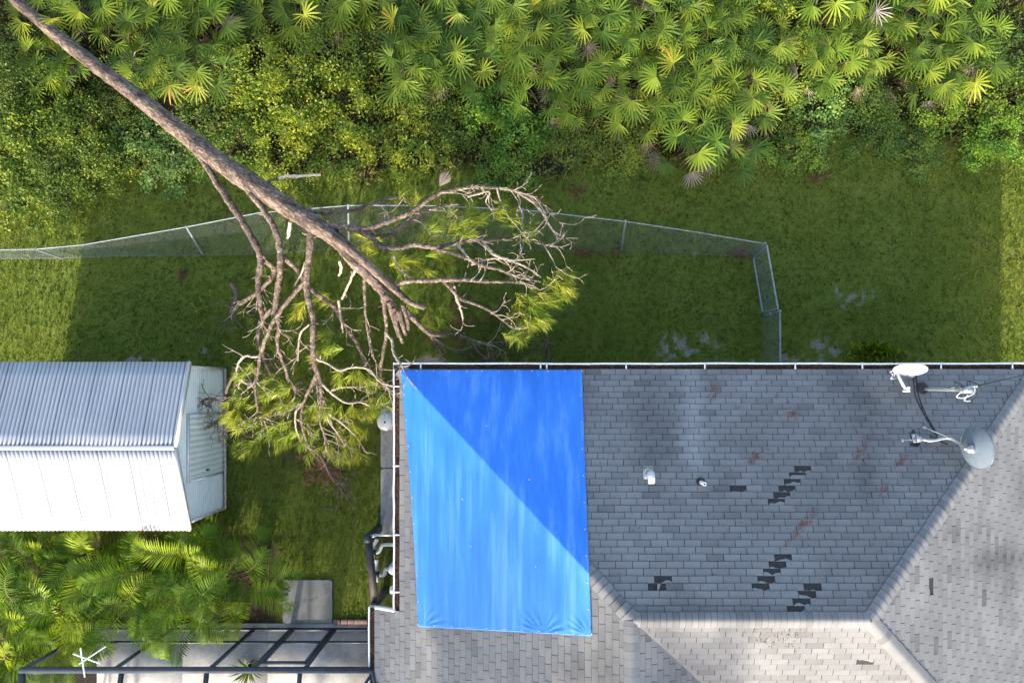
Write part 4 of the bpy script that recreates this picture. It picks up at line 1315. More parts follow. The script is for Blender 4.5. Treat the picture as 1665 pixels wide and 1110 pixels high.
branches = [
 [(322, 246, 18, 2.2), (345, 285, 14, 2.3), (370, 325, 14, 2.4), (400, 370, 14, 2.5), (422, 416, 13, 2.4), (420, 460, 12, 2.3), (424, 500, 11, 2.2), (428, 520, 9, 2.0)],
 [(424, 415, 10, 2.4), (437, 428, 10, 2.2), (445, 440, 10, 2.0), (438, 457, 9, 1.7), (415, 478, 9, 1.3), (390, 494, 8, .9), (376, 503, 5, .7)],
 [(402, 302, 18, 2.65), (411, 318, 15, 2.7), (431, 345, 13, 2.8), (448, 376, 13, 2.85), (455, 407, 13, 2.8), (456, 431, 13, 2.75), (451, 475, 12, 2.6), (448, 506, 11, 2.5), (453, 530, 9, 2.4), (451, 561, 8, 2.2), (463, 595, 7, 2.0), (472, 623, 6, 1.8), (491, 631, 4, 1.6), (504, 638, 3, 1.5)],
 [(456, 415, 10, 2.7), (479, 434, 10, 2.6), (499, 462, 10, 2.4), (516, 479, 10, 2.3), (544, 499, 9, 2.1), (557, 523, 9, 1.8), (578, 554, 8, 1.3), (595, 592, 7, .8), (606, 612, 5, .5)],
 [(506, 366, 18, 3.0), (504, 407, 14, 3.0), (499, 441, 13, 2.95), (498, 465, 13, 2.9), (503, 493, 13, 2.85), (509, 517, 12, 2.8), (509, 561, 11, 2.65), (511, 592, 11, 2.5), (518, 612, 10, 2.35), (522, 640, 7, 2.2), (520, 681, 5, 2.0), (528, 707, 4, 1.8), (541, 733, 3, 1.6)],
 [(494, 460, 9, 2.85), (468, 489, 9, 2.75), (444, 523, 8, 2.6), (434, 547, 8, 2.5), (424, 575, 7, 2.35), (420, 599, 7, 2.2), (415, 626, 6, 2.05), (418, 657, 5, 1.9), (421, 672, 4, 1.8), (433, 685, 3, 1.7), (446, 690, 2.5, 1.6)],
 [(450, 500, 7, 2.5), (437, 506, 7, 2.45), (428, 522, 6, 2.3), (432, 535, 4, 2.2)],
 [(486, 340, 11, 3.05), (520, 345, 8, 3.0), (564, 344, 8, 2.9), (595, 335, 7, 2.7), (623, 326, 7, 2.5), (653, 318, 6, 2.3), (657, 326, 4, 2.2)],
 [(530, 367, 17, 3.15), (554, 369, 14, 3.2), (588, 373, 12, 3.2), (612, 368, 10, 3.2), (640, 356, 10, 3.2), (670, 345, 10, 3.2), (691, 328, 9, 3.15), (715, 314, 9, 3.1), (742, 308, 8, 3.05), (770, 304, 8, 3.0), (801, 305, 7, 2.9), (825, 308, 6, 2.8), (855, 316, 5, 2.65), (876, 326, 4.5, 2.5), (893, 345, 4, 2.35), (917, 369, 2.5, 2.2)],
 [(838, 311, 5, 2.7), (862, 326, 5, 2.6), (879, 342, 4.5, 2.5), (893, 366, 4, 2.3), (907, 385, 3, 2.2)],
 [(604, 381, 8, 3.1), (633, 383, 8, 3.0), (650, 368, 8, 2.9), (670, 359, 7, 2.8), (691, 344, 7, 2.7), (718, 335, 6, 2.5), (746, 332, 4, 2.3)],
 [(580, 373, 13, 3.2), (605, 388, 11, 3.2), (623, 402, 11, 3.2), (650, 403, 10, 3.2), (677, 398, 10, 3.15), (708, 402, 9, 3.1), (742, 395, 8, 3.0), (773, 390, 7, 2.9), (797, 391, 5.5, 2.8), (825, 388, 4.5, 2.7), (855, 388, 4, 2.6), (880, 397, 3, 2.5), (905, 402, 2, 2.4)],
 [(698, 401, 8, 3.1), (736, 412, 8, 3.0), (763, 421, 7, 2.9), (783, 431, 7, 2.8), (811, 438, 6, 2.7), (842, 450, 5, 2.6), (880, 458, 3, 2.5)],
 [(742, 395, 6, 3.0), (750, 405, 6, 2.95), (760, 418, 6, 2.9), (770, 427, 5, 2.85)],
 [(785, 392, 6, 2.85), (794, 404, 6, 2.8), (804, 414, 6, 2.75), (831, 424, 5, 2.6), (855, 434, 4, 2.5), (880, 451, 3, 2.4)],
 [(767, 430, 5, 2.8), (785, 424, 5, 2.75), (805, 420, 4, 2.7), (835, 423, 3, 2.6), (870, 421, 2, 2.5)],
 [(636, 470, 11, 3.4), (660, 458, 9, 3.35), (691, 456, 9, 3.3), (722, 455, 9, 3.25), (760, 455, 8, 3.15), (794, 458, 7, 3.05), (828, 458, 5, 2.9), (862, 463, 4, 2.75), (883, 475, 3, 2.6)],
 [(720, 456, 7, 3.2), (736, 472, 7, 3.1), (749, 486, 7, 3.0), (777, 496, 6, 2.9), (804, 510, 5, 2.75), (825, 527, 4, 2.6), (845, 540, 3, 2.5)],
 [(738, 465, 6, 3.1), (741, 480, 6, 3.0), (748, 500, 5, 2.9), (753, 518, 4, 2.8)],
 [(655, 500, 11, 3.25), (684, 530, 9, 2.9), (705, 544, 8, 2.5), (742, 544, 7, 1.9), (770, 554, 6, 1.4), (800, 560, 4, 1.0)],
 [(698, 541, 7, 2.5), (712, 564, 6, 1.9), (729, 588, 5, 1.2)],
 [(622, 472, 12, 3.2), (626, 510, 8, 3.0), (628, 544, 7, 2.6), (619, 595, 7, 2.0), (620, 615, 6, 1.6), (625, 632, 5, 1.3)],
 [(627, 540, 6, 2.8), (637, 553, 6, 2.85), (640, 573, 6, 2.9), (650, 590, 5, 2.95), (654, 596, 4, 2.95)],
 [(592, 455, 7, 3.2), (593, 482, 6, 3.0), (595, 517, 5, 2.8), (602, 561, 5, 2.6), (612, 590, 4, 2.5), (622, 603, 3, 2.5)],
 [(515, 583, 6, 2.55), (535, 592, 5, 2.6), (551, 602, 5, 2.65), (568, 598, 4, 2.7), (585, 597, 4, 2.75), (602, 602, 4, 2.8), (619, 621, 4, 2.85), (640, 628, 4, 2.9)],
 [(578, 438, 6, 3.2), (568, 460, 5, 2.9), (556, 486, 5, 2.6)],
 [(551, 489, 6, 2.2), (553, 510, 5, 2.0), (558, 540, 4, 1.7)],
 [(503, 527, 4, 2.8), (490, 540, 4, 2.7), (486, 555, 4, 2.6), (485, 572, 3, 2.5), (484, 587, 2, 2.4)],
 [(496, 427, 5, 2.9), (490, 445, 4, 2.8), (479, 464, 3, 2.6)],
 [(516, 607, 8, 2.4), (508, 622, 7, 2.3), (502, 636, 6, 2.2), (491, 662, 5, 2.0), (491, 688, 5, 1.9), (496, 711, 4, 1.75), (507, 735, 3, 1.6)],
 [(491, 658, 4, 2.0), (481, 670, 4, 1.9), (481, 694, 4, 1.8), (487, 709, 3, 1.7)],
 [(522, 622, 6, 2.3), (543, 642, 5, 2.2), (565, 655, 4, 2.1), (585, 653, 4, 2.0), (602, 660, 3, 1.9)],
 [(535, 637, 4, 2.25), (552, 630, 4, 2.2), (569, 629, 3, 2.1), (597, 628, 2, 2.0)],
 [(526, 650, 5, 2.15), (530, 668, 5, 2.05), (556, 688, 4, 1.9), (582, 711, 3, 1.75)],
 [(528, 665, 4, 2.0), (535, 685, 4, 1.9), (548, 703, 3, 1.8), (560, 722, 2.5, 1.7)],
 [(424, 578, 5, 2.3), (412, 580, 5, 2.3), (398, 579, 5, 2.3), (388, 590, 5, 2.2), (385, 605, 4, 2.1), (396, 620, 4, 2.0), (409, 628, 3, 1.95)],
 [(419, 640, 4, 1.95), (403, 618, 3.5, 1.95), (390, 622, 3, 1.9), (388, 632, 3, 1.85)],
 [(472, 620, 5, 1.8), (480, 640, 4, 1.6), (470, 660, 4, 1.4), (458, 680, 3, 1.2)],
 [(560, 352, 5, 3.0), (555, 362, 5, 2.95), (551, 380, 4, 2.9)],
 [(640, 415, 5, 3.1), (645, 430, 5, 3.0), (655, 443, 4, 2.9), (668, 451, 4, 2.85)],
 [(760, 320, 4, 2.9), (795, 312, 4, 2.9), (790, 328, 3, 2.8), (800, 342, 2.5, 2.7)],
 [(808, 306, 4, 2.9), (812, 322, 4, 2.8), (820, 340, 3, 2.7), (832, 360, 3, 2.65), (847, 376, 2.5, 2.6)],
 [(842, 316, 3.5, 2.7), (846, 330, 3, 2.6), (842, 350, 2.5, 2.5), (848, 368, 2, 2.4)],
 [(882, 395, 3, 2.5), (890, 407, 2.5, 2.45), (900, 425, 2.2, 2.4), (906, 440, 2, 2.3)],
]
dark = [
 [(388, 600, 5, 1.7), (372, 625, 6, 1.5), (366, 650, 6, 1.3), (370, 672, 5, 1.2), (382, 692, 4, 1.1)],
 [(366, 655, 5, 1.35), (350, 650, 4, 1.4), (335, 648, 4, 1.4), (330, 656, 3, 1.35), (345, 660, 3, 1.3)],
 [(368, 645, 4, 1.4), (355, 645, 3, 1.45), (338, 655, 3, 1.4)],
 [(366, 672, 4, 1.2), (356, 680, 4, 1.1), (350, 690, 3, 1.0)],
 [(491, 722, 5, 1.4), (520, 740, 5, 1.1), (539, 776, 5, .6), (556, 793, 3, .3)],
 [(505, 735, 4, 1.1), (530, 755, 4, .8), (548, 765, 3, .5)],
 [(424, 520, 10, 1.7), (420, 550, 9, 1.2), (432, 590, 8, .8), (446, 620, 6, .4)],
 [(375, 460, 8, .8), (385, 478, 9, .7), (378, 500, 7, .6), (372, 515, 5, .5)],
 [(760, 550, 5, 1.0), (780, 575, 5, .7), (800, 590, 4, .5)],
 [(700, 545, 5, 1.1), (740, 570, 4, .8), (780, 560, 4, .6), (830, 555, 3, .5)],
 [(880, 520, 4, .8), (890, 555, 4, .6), (888, 590, 3, .4)],
]
def addtwigs(mb, q, n, r, wmax=2.2, zdrop=.25, lo=.35, lmax=46, depth=1):
    """Random curving side twigs off a branch given in (px, py, w, z)."""
    L_ = len(q)
    for _ in range(n):
        i = min(L_ - 1, int(L_ * (lo + (1 - lo) * r.random() ** .7)))
        i = max(1, i)
        a = q[i]; d = q[min(i + 1, L_ - 1)][:2] - q[i - 1][:2]
        an = math.atan2(d[1], d[0]) + r.choice((-1, 1)) * r.uniform(.25, .95)
        ln_ = r.uniform(12, lmax); cur = r.uniform(-1.0, 1.0)
        w0 = min(a[2] * .5, wmax * r.uniform(.6, 1.0))
        pts = [(a[0], a[1], w0, a[3])]
        for k in range(1, 6):
            an += cur * .25 + r.uniform(-.22, .22)
            pts.append((pts[-1][0] + math.cos(an) * ln_ / 5, pts[-1][1] + math.sin(an) * ln_ / 5, max(.8, w0 * (1 - k / 6.5)), max(.15, a[3] - zdrop * k / 5 * r.uniform(-.5, 1.1))))
        wv, rad, qq = wpath(pts, 3, 1.0)
        own = MB() if depth else mb
        own.tube(wv, rad, 5, caps=False)
        if depth and ln_ > 22:
            addtwigs(own, qq, r.randrange(1, 4), r, 1.5, .1, .3, 22, 0)
        if depth: mb.append(own)
rr_ = random.Random(5)
for k, b in enumerate(branches):
    wv, rad, q = wpath(b, 7)
    amp = np.minimum(rad * .16, .006)[:, None]
    m = MB(); m.tube(wv + rng.normal(0, 1, wv.shape) * amp, rad * (1 + rng.normal(0, .05, len(rad))), 10 if b[0][2] > 6 else 7, rough=.04)
    if max(p[2] for p in b) < 6.5: mt = M['twig']
    else: mt = M['bark']
    # knots and broken stubs on the limb
    if b[0][2] >= 6:
        for _ in range(max(2, len(q) // 9)):
            i = rr_.randrange(2, len(q) - 1)
            a = rr_.uniform(0, 6.28); ln_ = rr_.uniform(3, 9)
            w2 = q[i, 2] * .3
            s0 = P(q[i, 0], q[i, 1], q[i, 3]); s1 = P(q[i, 0] + math.cos(a) * (q[i, 2] / 2 + ln_), q[i, 1] + math.sin(a) * (q[i, 2] / 2 + ln_), q[i, 3] + rr_.uniform(-.05, .08))
            m.tube([s0, (s0 + s1) / 2, s1], [w2 * .006, w2 * .006, w2 * .0035], 5)
    bo = m.build('branch', mt, pine, smooth=True)
    nt_ = 0 if len(b) < 4 else int(len(q) / (6.3 if b[0][0] < 600 else 10))
    if nt_:
        tw_ = []; addtwigs(tw_, q, nt_, rr_)
        for m in tw_: m.build('twig', M['twig'], bo, smooth=True)
for b in dark:
    wv, rad, q = wpath(b, 6)
    m = MB(); m.tube(wv, rad, 7, rough=.05); bo = m.build('branch', M['darktwig'], pine, smooth=True)
    tw_ = []; addtwigs(tw_, q, 12, rr_, 2.0)
    for m in tw_: m.build('twig', M['darktwig'], bo, smooth=True)
for b in stubs:
    wv, rad, q = wpath(b, 6)
    m = MB(); m.tube(wv, rad, 9, rough=.06); m.build('stub', M['bark'], trunk, smooth=True)
for b in ([(472, 362, 7, 2.9), (470, 375, 8, 2.8), (468, 388, 5, 2.7)], [(552, 424, 6, 3.0), (554, 436, 6, 2.9), (551, 449, 3, 2.8)], [(452, 291, 7, 2.75), (468, 287, 7, 2.7), (492, 286, 6, 2.7), (521, 284, 4.5, 2.7)]):
    wv, rad, q = wpath(b, 5)
    m = MB(); m.tube(wv + rng.normal(0, .006, wv.shape), rad, 6, rough=.15); m.build('broken_stub', M['heartwood'], trunk)
wv, rad, _ = wpath([(425, 305, 9, 2.7), (438, 294, 6, 2.75), (453, 291, 5, 2.75)], 4)
m = MB(); m.tube(wv, rad, 7); m.build('stub', M['bark'], trunk, smooth=True)

def tuft(mb, c, d, n, ln_, r, spread=1.0, wid=.0062, dr=.10):
    """Spray of needles from c mostly along direction d."""
    d = unit(d)
    a = r.normal(size=(n, 3)) * .55 * spread + d
    a /= np.linalg.norm(a, axis=1, keepdims=True)
    L_ = (ln_ * r.uniform(.65, 1.1, n))[:, None]
    base = c + d * (r.uniform(-.10, .06, n))[:, None]
    sag = np.zeros((n, 3)); sag[:, 2] = -dr * r.uniform(.4, 1.4, n)
    mid = base + a * L_ * .55 + sag * .2
    tip = base + a * L_ + sag
    s = np.cross(a, r.normal(size=(n, 3))); s /= np.linalg.norm(s, axis=1, keepdims=True)
    s = s * wid / 2
    V = np.stack([base - s, base + s, mid + s, tip, mid - s], 1).reshape(-1, 3)
    mb.add(V, np.arange(n)[:, None] * 5 + np.arange(5)[None, :], np.clip(r.normal(.5, .2, n), 0, 1))
tufts = [(400, 600, 2.0), (406, 612, 1.9), (437, 612, 1.7), (455, 620, 1.8), (470, 640, 1.8), (466, 655, 1.7), (450, 635, 1.8), (430, 640, 1.8), (395, 635, 1.7), (385, 650, 1.5), (410, 655, 1.7), (440, 668, 1.7), (460, 652, 1.7), (400, 680, 1.5), (420, 692, 1.5),
 (388, 692, 1.3), (440, 700, 1.5), (460, 690, 1.6), (480, 700, 1.6), (468, 715, 1.5), (500, 690, 1.7), (508, 672, 1.8), (520, 660, 2.0), (536, 655, 2.0), (542, 668, 1.9), (562, 668, 1.9), (572, 678, 1.8), (590, 685, 1.8), (600, 692, 1.7), (585, 702, 1.7),
 (570, 712, 1.6), (560, 722, 1.6), (572, 730, 1.5), (556, 745, 1.4), (545, 738, 1.5), (520, 735, 1.5), (500, 728, 1.5), (450, 716, 1.4), (602, 650, 1.9), (610, 660, 1.8), (616, 652, 1.7), (604, 626, 2.0), (578, 607, 2.6), (560, 605, 2.6),
 (540, 562, 2.3), (524, 572, 2.3), (528, 560, 2.2), (390, 722, .9), (404, 728, .8), (418, 732, .7), (380, 672, 1.3), (500, 715, 1.5), (530, 715, 1.6), (515, 702, 1.6), (545, 692, 1.7),
 (527, 476, 2.2), (497, 505, 2.5), (600, 395, 2.3), (590, 402, 2.2), (655, 428, 2.2), (640, 430, 2.0), (662, 478, 2.2), (668, 470, 2.2), (655, 440, 2.0), (668, 442, 2.0), (700, 376, 2.3), (692, 383, 2.2), (735, 372, 2.1), (746, 364, 2.1),
 (725, 360, 2.0), (760, 355, 1.8), (772, 352, 1.7), (748, 378, 1.9), (716, 422, 1.4), (722, 430, 1.2), (700, 413, 2.0), (664, 335, 2.2), (808, 338, 2.7), (816, 345, 2.7), (820, 362, 2.6), (850, 380, 2.6), (798, 352, 2.5), (905, 450, 2.3),
 (880, 478, 2.4), (896, 470, 2.4), (892, 488, 2.4), (872, 500, 2.4), (862, 520, 2.4), (850, 542, 2.3), (843, 552, 2.3), (856, 534, 2.3), (834, 545, 2.3), (842, 508, 2.2), (852, 490, 2.2), (907, 464, 2.4), (702, 512, 1.2), (712, 518, 1.0)]
rt = np.random.default_rng(101)
for k, (px, py, z) in enumerate(tufts[:100]):
    if px > 640 and z > 1.9: z += .25 + (.45 if py > 440 else 0)
    m = MB(); c = P(px, py, z)
    common = rt.normal(0, .5, 3)
    for _ in range(5 if px > 825 else 3):
        dv = np.array([px - 560.0 if py > 540 else px - 620, -(py - 560.0) if py > 540 else -(py - 400.0), 0.0])
        dv = unit(dv) + common + rt.normal(0, .28, 3); dv[2] = rt.uniform(-.2, .4)
        tuft(m, c + rt.normal(0, .10, 3) * (1, 1, .6), dv, 52, .32, rt, .62, .0082)
    o = m.build('needle_tuft', M['needle'], pine)
    lv_ = rt.uniform(.85, 1.3); o.color = (lv_ * rt.uniform(.9, 1.2), lv_, lv_ * .9, 1)
# low sprays under the crown, tinted darker for shade, lying on the lawn
m = MB()
for px, py, z in [(rt.uniform(375, 605), rt.uniform(590, 745), rt.uniform(.2, 1.0)) for _ in range(26)] + [(rt.uniform(570, 800), rt.uniform(345, 440), rt.uniform(.2, 1.2)) for _ in range(20)] + [(rt.uniform(690, 880), rt.uniform(490, 585), rt.uniform(.15, .8)) for _ in range(20)] + [(rt.uniform(380, 440), rt.uniform(430, 560), rt.uniform(.1, .6)) for _ in range(14)] + [(rt.uniform(440, 620), rt.uniform(500, 620), rt.uniform(.1, .6)) for _ in range(16)]:
    dv = rt.normal(0, 1, 3); dv[2] = abs(dv[2]) * .3
    tuft(m, P(px, py, z), dv, 60, .28, rt)
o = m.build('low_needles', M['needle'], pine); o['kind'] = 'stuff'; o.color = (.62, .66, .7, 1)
m = MB()
for px, py, z in [(rt.uniform(490, 560), rt.uniform(740, 785), rt.uniform(.1, .6)) for _ in range(22)] + [(rt.uniform(700, 830), rt.uniform(500, 580), .2) for _ in range(10)]:
    dv = rt.normal(0, 1, 3); dv[2] = abs(dv[2]) * .3
    tuft(m, P(px, py, z), dv, 50, .26, rt)
o = m.build('dead_needles', M['dry_needle'], pine); o['kind'] = 'stuff'
# broken sprays lying by themselves on the grass
loose = [(291, 443, 'orange dead pine spray lying alone on the lawn below the fence', 'dry_needle'), (325, 503, 'green and rust pine spray on the grass left of the branches', 'needle'), (331, 480, 'small green pine spray above the rust one on the grass', 'needle'),
         (950, 408, 'long rusty pine straw heap along the fence foot', 'dry_needle'), (1208, 412, 'rusty pine straw heap at the foot of the gate post', 'dry_needle'), (985, 250, 'rust coloured pine spray at the edge of the thicket', 'dry_needle'),
         (1336, 288, 'rust coloured spray on the open lawn near the thicket', 'dry_needle'), (935, 308, 'small rusty needle patch on the lawn above the fence', 'dry_needle')]
for px, py, lab, mt in loose:
    m = MB()
    n_ = 9 if 'heap' in lab else 4
    for i in range(n_):
        dv = rt.normal(0, 1, 3); dv[2] = .15
        tuft(m, P(px + rt.normal(0, 18 if 'long' in lab else 8), py + rt.normal(0, 4), .07), dv, 40, .2, rt, dr=.04)
    tag(m.build('pine_spray', M[mt]), lab, 'pine spray', 'loose pine sprays on the ground')

# ------------------------------------------------------------------ saw palmettos
def fan_leaf(mb, hub, axis, nrm, L_, r, nl=22, arc=R(150), tint=.5, wid=.046):
    """Fan of pointed segments around hub; axis = middle direction, nrm = leaf normal."""
    axis = unit(axis); nrm = unit(nrm - axis * np.dot(nrm, axis)); side = np.cross(nrm, axis)
    for i in range(nl):
        a = (i / (nl - 1) - .5) * 2 * arc
        d = axis * math.cos(a) + side * math.sin(a)
        q = np.cross(nrm, d)
        l_ = L_ * (1 - .28 * abs(a / arc) ** 2) * r.uniform(.9, 1.08)
        d = unit(d + nrm * r.uniform(-.10, .14))
        droop = np.array([0, 0, -l_ * r.uniform(.02, .16)])
        b = hub; p1 = hub + d * l_ * .45; p2 = hub + d * l_ * .78 + droop * .4; tip = hub + d * l_ + droop
        t = float(np.clip(tint + r.normal(0, .09), 0, 1))
        w_ = wid * l_ / .5
        mb.add([b - q * .004, b + q * .004, p1 + q * w_ * .5 + nrm * .008, p1 - q * w_ * .5 - nrm * .004, p2 + q * w_ * .36 + nrm * .006, p2 - q * w_ * .36 - nrm * .004, tip],
               [[0, 1, 2, 3], [3, 2, 4, 5]], t)
        mb.add([p2 - q * w_ * .36 - nrm * .004, p2 + q * w_ * .36 + nrm * .006, tip], [[0, 1, 2]], t)
def palmetto_proto(seed, dead=0):
    r = np.random.default_rng(seed)
    root = thing('saw_palmetto', (0, 0, 0), 'x', 'palmetto', 'saw palmettos in the thicket')
    lf, st_ = MB(), MB()
    nleaf = int(r.integers(6, 9))
    a0 = r.uniform(0, 6.28)
    for i in range(nleaf):
        a = a0 + i * 2.4 + r.normal(0, .2)
        tilt = r.uniform(.25, 1.0)
        pl_ = r.uniform(.45, .85)
        out = np.array([math.cos(a), math.sin(a), 0])
        hub = out * pl_ * math.sin(tilt) + np.array([0, 0, .28 + pl_ * math.cos(tilt) * .9])
        base = out * .05 + np.array([0, 0, .15])
        mid = (base + hub) / 2 + out * -.03 + (0, 0, .06)
        st_.tube(smooth_path([base, mid, hub], 4), [.009] * 9, 5, caps=False)
        ax = unit(out * 1.0 + np.array([0, 0, r.uniform(-.25, .25)]))
        nm = unit(np.array([0, 0, 1.0]) - out * r.uniform(-.6, .7) + r.normal(0, .28, 3))
        fan_leaf(lf, hub, ax, nm, r.uniform(.36, .50), r, int(r.integers(13, 18)), R(r.uniform(95, 140)), float(np.clip(r.normal(.42, .2), .05, .8)))
    st_.tube([(0, 0, 0), (.02, .02, .2)], [.06, .045], 7)
    o1 = st_.build('stem', M['stem'], root)
    o2 = lf.build('crown', M['palmetto'], root)
    if dead:
        for i in range(3):
            dm = MB()
            a = r.uniform(0, 6.28); out = np.array([math.cos(a), math.sin(a), 0])
            fan_leaf(dm, out * .5 + (0, 0, .32), out + (0, 0, -.2), np.array([0, 0, 1.0]), .36, r, 14, R(85), float(r.uniform(.1, .9)), .03)
            dm.build('dead_leaf', M['dead_palm'], root)
    return root
protos = [palmetto_proto(200 + i, i % 2 == 0) for i in range(7)]
used = [False] * 7
rp = np.random.default_rng(303)
zones = [((50, 360), (-40, 60), 12), ((60, 140), (90, 150), 3), ((190, 360), (60, 130), 6), ((440, 660), (-40, 30), 8), ((640, 880), (-40, 55), 14), ((650, 830), (60, 120), 8), ((800, 1010), (60, 130), 8), ((870, 1080), (-40, 60), 12),
         ((860, 960), (120, 165), 2), ((1030, 1120), (60, 190), 7), ((1080, 1260), (-40, 70), 10), ((1110, 1250), (80, 160), 7), ((1090, 1190), (185, 245), 5), ((1335, 1430), (-40, 80), 7), ((1330, 1390), (85, 125), 2), ((1450, 1600), (-40, 40), 7), ((1470, 1590), (50, 130), 7)]
spots = []
for (x0, x1), (y0, y1), n_ in zones:
    c_ = 0; tries = 0; n_ = int(n_ * 1.3)
    while c_ < n_ and tries < 400:
        tries += 1
        px, py = rp.uniform(x0, x1), rp.uniform(y0, y1)
        if all(math.hypot(px - a, py - b) > 23 for a, b in spots):
            # keep the trunk clear
            d_ = abs((py - 5) * (345 - 30) - (px - 30) * (255 - 5)) / math.hypot(315, 250)
            if d_ < 24 and 150 < px < 345: continue
            spots.append((px, py)); c_ += 1
rows = {'back': [], 'middle': [], 'front': []}
for s_ in spots:
    rows['back' if s_[1] < 25 else 'middle' if s_[1] < 90 else 'front'].append(s_)
ORD = ['first', 'second', 'third', 'fourth', 'fifth', 'sixth', 'seventh', 'eighth', 'ninth', 'tenth', 'eleventh', 'twelfth', 'thirteenth', 'fourteenth', 'fifteenth', 'sixteenth', 'seventeenth', 'eighteenth', 'nineteenth', 'twentieth']
def ordw(i, n_):
    """Counting words from the nearer end or from a middle mark."""
    if i < 20: return f'{ORD[i]} from the left'
    if n_ - 1 - i < 20: return f'{ORD[n_ - 1 - i]} from the right'
    return f'{i + 1}th from the left'
tones = [((1.0, 1.0, 1.0), 'mid green'), ((1.2, 1.1, .8), 'yellow-green'), ((.80, .92, 1.0), 'deep green'), ((1.1, 1.15, .95), 'bright green')]
for rw, lst in rows.items():
    lst.sort()
    for i, (px, py) in enumerate(lst):
        k = int(rp.integers(0, 7))
        if used[k]: o = clone(protos[k])
        else: o = protos[k]; used[k] = True
        q = P(px, py, .75)
        o.location = (q[0], q[1], 0)
        o.rotation_euler = (0, 0, rp.uniform(0, 6.28))
        s_ = rp.uniform(.82, 1.12); o.scale = (s_, s_, s_ * rp.uniform(.9, 1.15))
        tc, tw = tones[int(rp.integers(0, 4))]
        if px < 600 or px > 1300: tc, tw = tones[int(rp.choice([0, 1, 3]))]
        for ch in o.children:
            if ch.name.startswith('crown'): ch.color = (*tc, 1)
        o['label'] = f'{tw} saw palmetto, {ordw(i, len(lst))} in the {rw} row of the thicket'
for k in range(7):
    if not used[k]:
        for ch in list(protos[k].children): bpy.data.objects.remove(ch)
        bpy.data.objects.remove(protos[k])
# fallen dead fans
dead_spots = [(213, 108, .5, 'pale dried palmetto fan beside the leaning pine trunk', .95), (325, 140, .4, 'brownish dried palmetto fan at the foot of the left palmettos', .7), (370, 35, .9, 'orange brown palmetto fan near the top of the thicket', .3),
              (955, 78, .8, 'brown dead palmetto fan in the middle of the thicket', .4), (1250, 168, .4, 'rusty palmetto fan right of the front palmettos', .15), (1242, 203, .3, 'rusty palmetto fan lowest on the right of the front palmettos', .2),
              (1155, 85, .6, 'brown dead palmetto fan among the right palmettos', .35), (1425, 18, .9, 'pale bleached palmetto fan near the upper right', .98), (1580, 105, .7, 'orange tipped palmetto fan at the far right', .4),
              (715, 303, 1.0, 'dry grey palm frond standing beside the upper pine branch', .75), (648, 128, .3, 'brown palmetto fan below the left edge of the middle palmettos', .5), (1125, 255, .2, 'dull brown palmetto fan at the lawn edge below the palmettos', .3)]
for px, py, z, lab, t in dead_spots:
    m = MB(); a = rp.uniform(0, 6.28) if px != 715 else R(60)
    fan_leaf(m, P(px, py, z), (math.cos(a), math.sin(a), .1), np.array([0, 0, 1.0]) + rp.normal(0, .25, 3), .42, rp, 17, R(160 if px != 715 else 35), t, .026)
    base = P(px, py, z); m.tube([(base[0] - .2 * math.cos(a), base[1] - .2 * math.sin(a), .0), base], .008, 5)
    tag(m.build('dead_palm_fan', M['dead_palm']), lab, 'palm fan', 'dead palm fans')

# ------------------------------------------------------------------ shrubs
def shrub_proto(seed, nclump, per, lsz, upb=.55, asp=.5):
    r = np.random.default_rng(seed)
    root = thing('shrub', (0, 0, 0), 'x', 'shrub', 'leafy shrubs along the thicket')
    lf, st_ = MB(), MB()
    an = r.uniform(0, 6.28, nclump); el = np.arccos(r.uniform(0.05, 1, nclump))
    rad = r.uniform(.45, 1.0, nclump) ** .6
    wob = 1 + .3 * np.sin(an * 3 + seed) + .2 * np.sin(an * 5 + 2 * seed)
    C = np.stack([np.cos(an) * np.sin(el) * rad * wob, np.sin(an) * np.sin(el) * rad * wob, .18 + np.cos(el) * rad * .75], 1)
    for c in C:
        k = int(per * r.uniform(.5, 1.5))
        pts = c + r.normal(0, 1, (k, 3)) * np.array([.115, .115, .06])
        pts[:, 2] = np.maximum(pts[:, 2], .03)
        v, f = leaf_quads(pts, lsz, r, upb, asp)
        lf.add(v, f, np.clip(r.normal(.45, .24) + r.normal(0, .13, k), 0, 1))
        if r.random() < .5:
            st_.tube(smooth_path([(0, 0, 0), c * .5 + (0, 0, .05), c], 3), [.016, .013, .011, .009, .008, .006, .004], 4, caps=False)
    st_.tube([(0, 0, -.05), (0, 0, .1)], .03, 6)
    st_.build('stem', M['stem'], root)
    lf.build('foliage', M['shrub'], root)
    return root
sp_ = [shrub_proto(401, 52, 85, .085), shrub_proto(402, 58, 80, .075), shrub_proto(403, 44, 85, .075, .5, .6), shrub_proto(404, 64, 90, .062, .4, .45), shrub_proto(405, 42, 60, .085, .7, .55)]
su = [False] * 5
G1, G2c, G3, G4 = (.72, .76, .7), (1.75, 1.5, .9), (.95, 1.1, 1.7), (1.05, 1.05, .75)
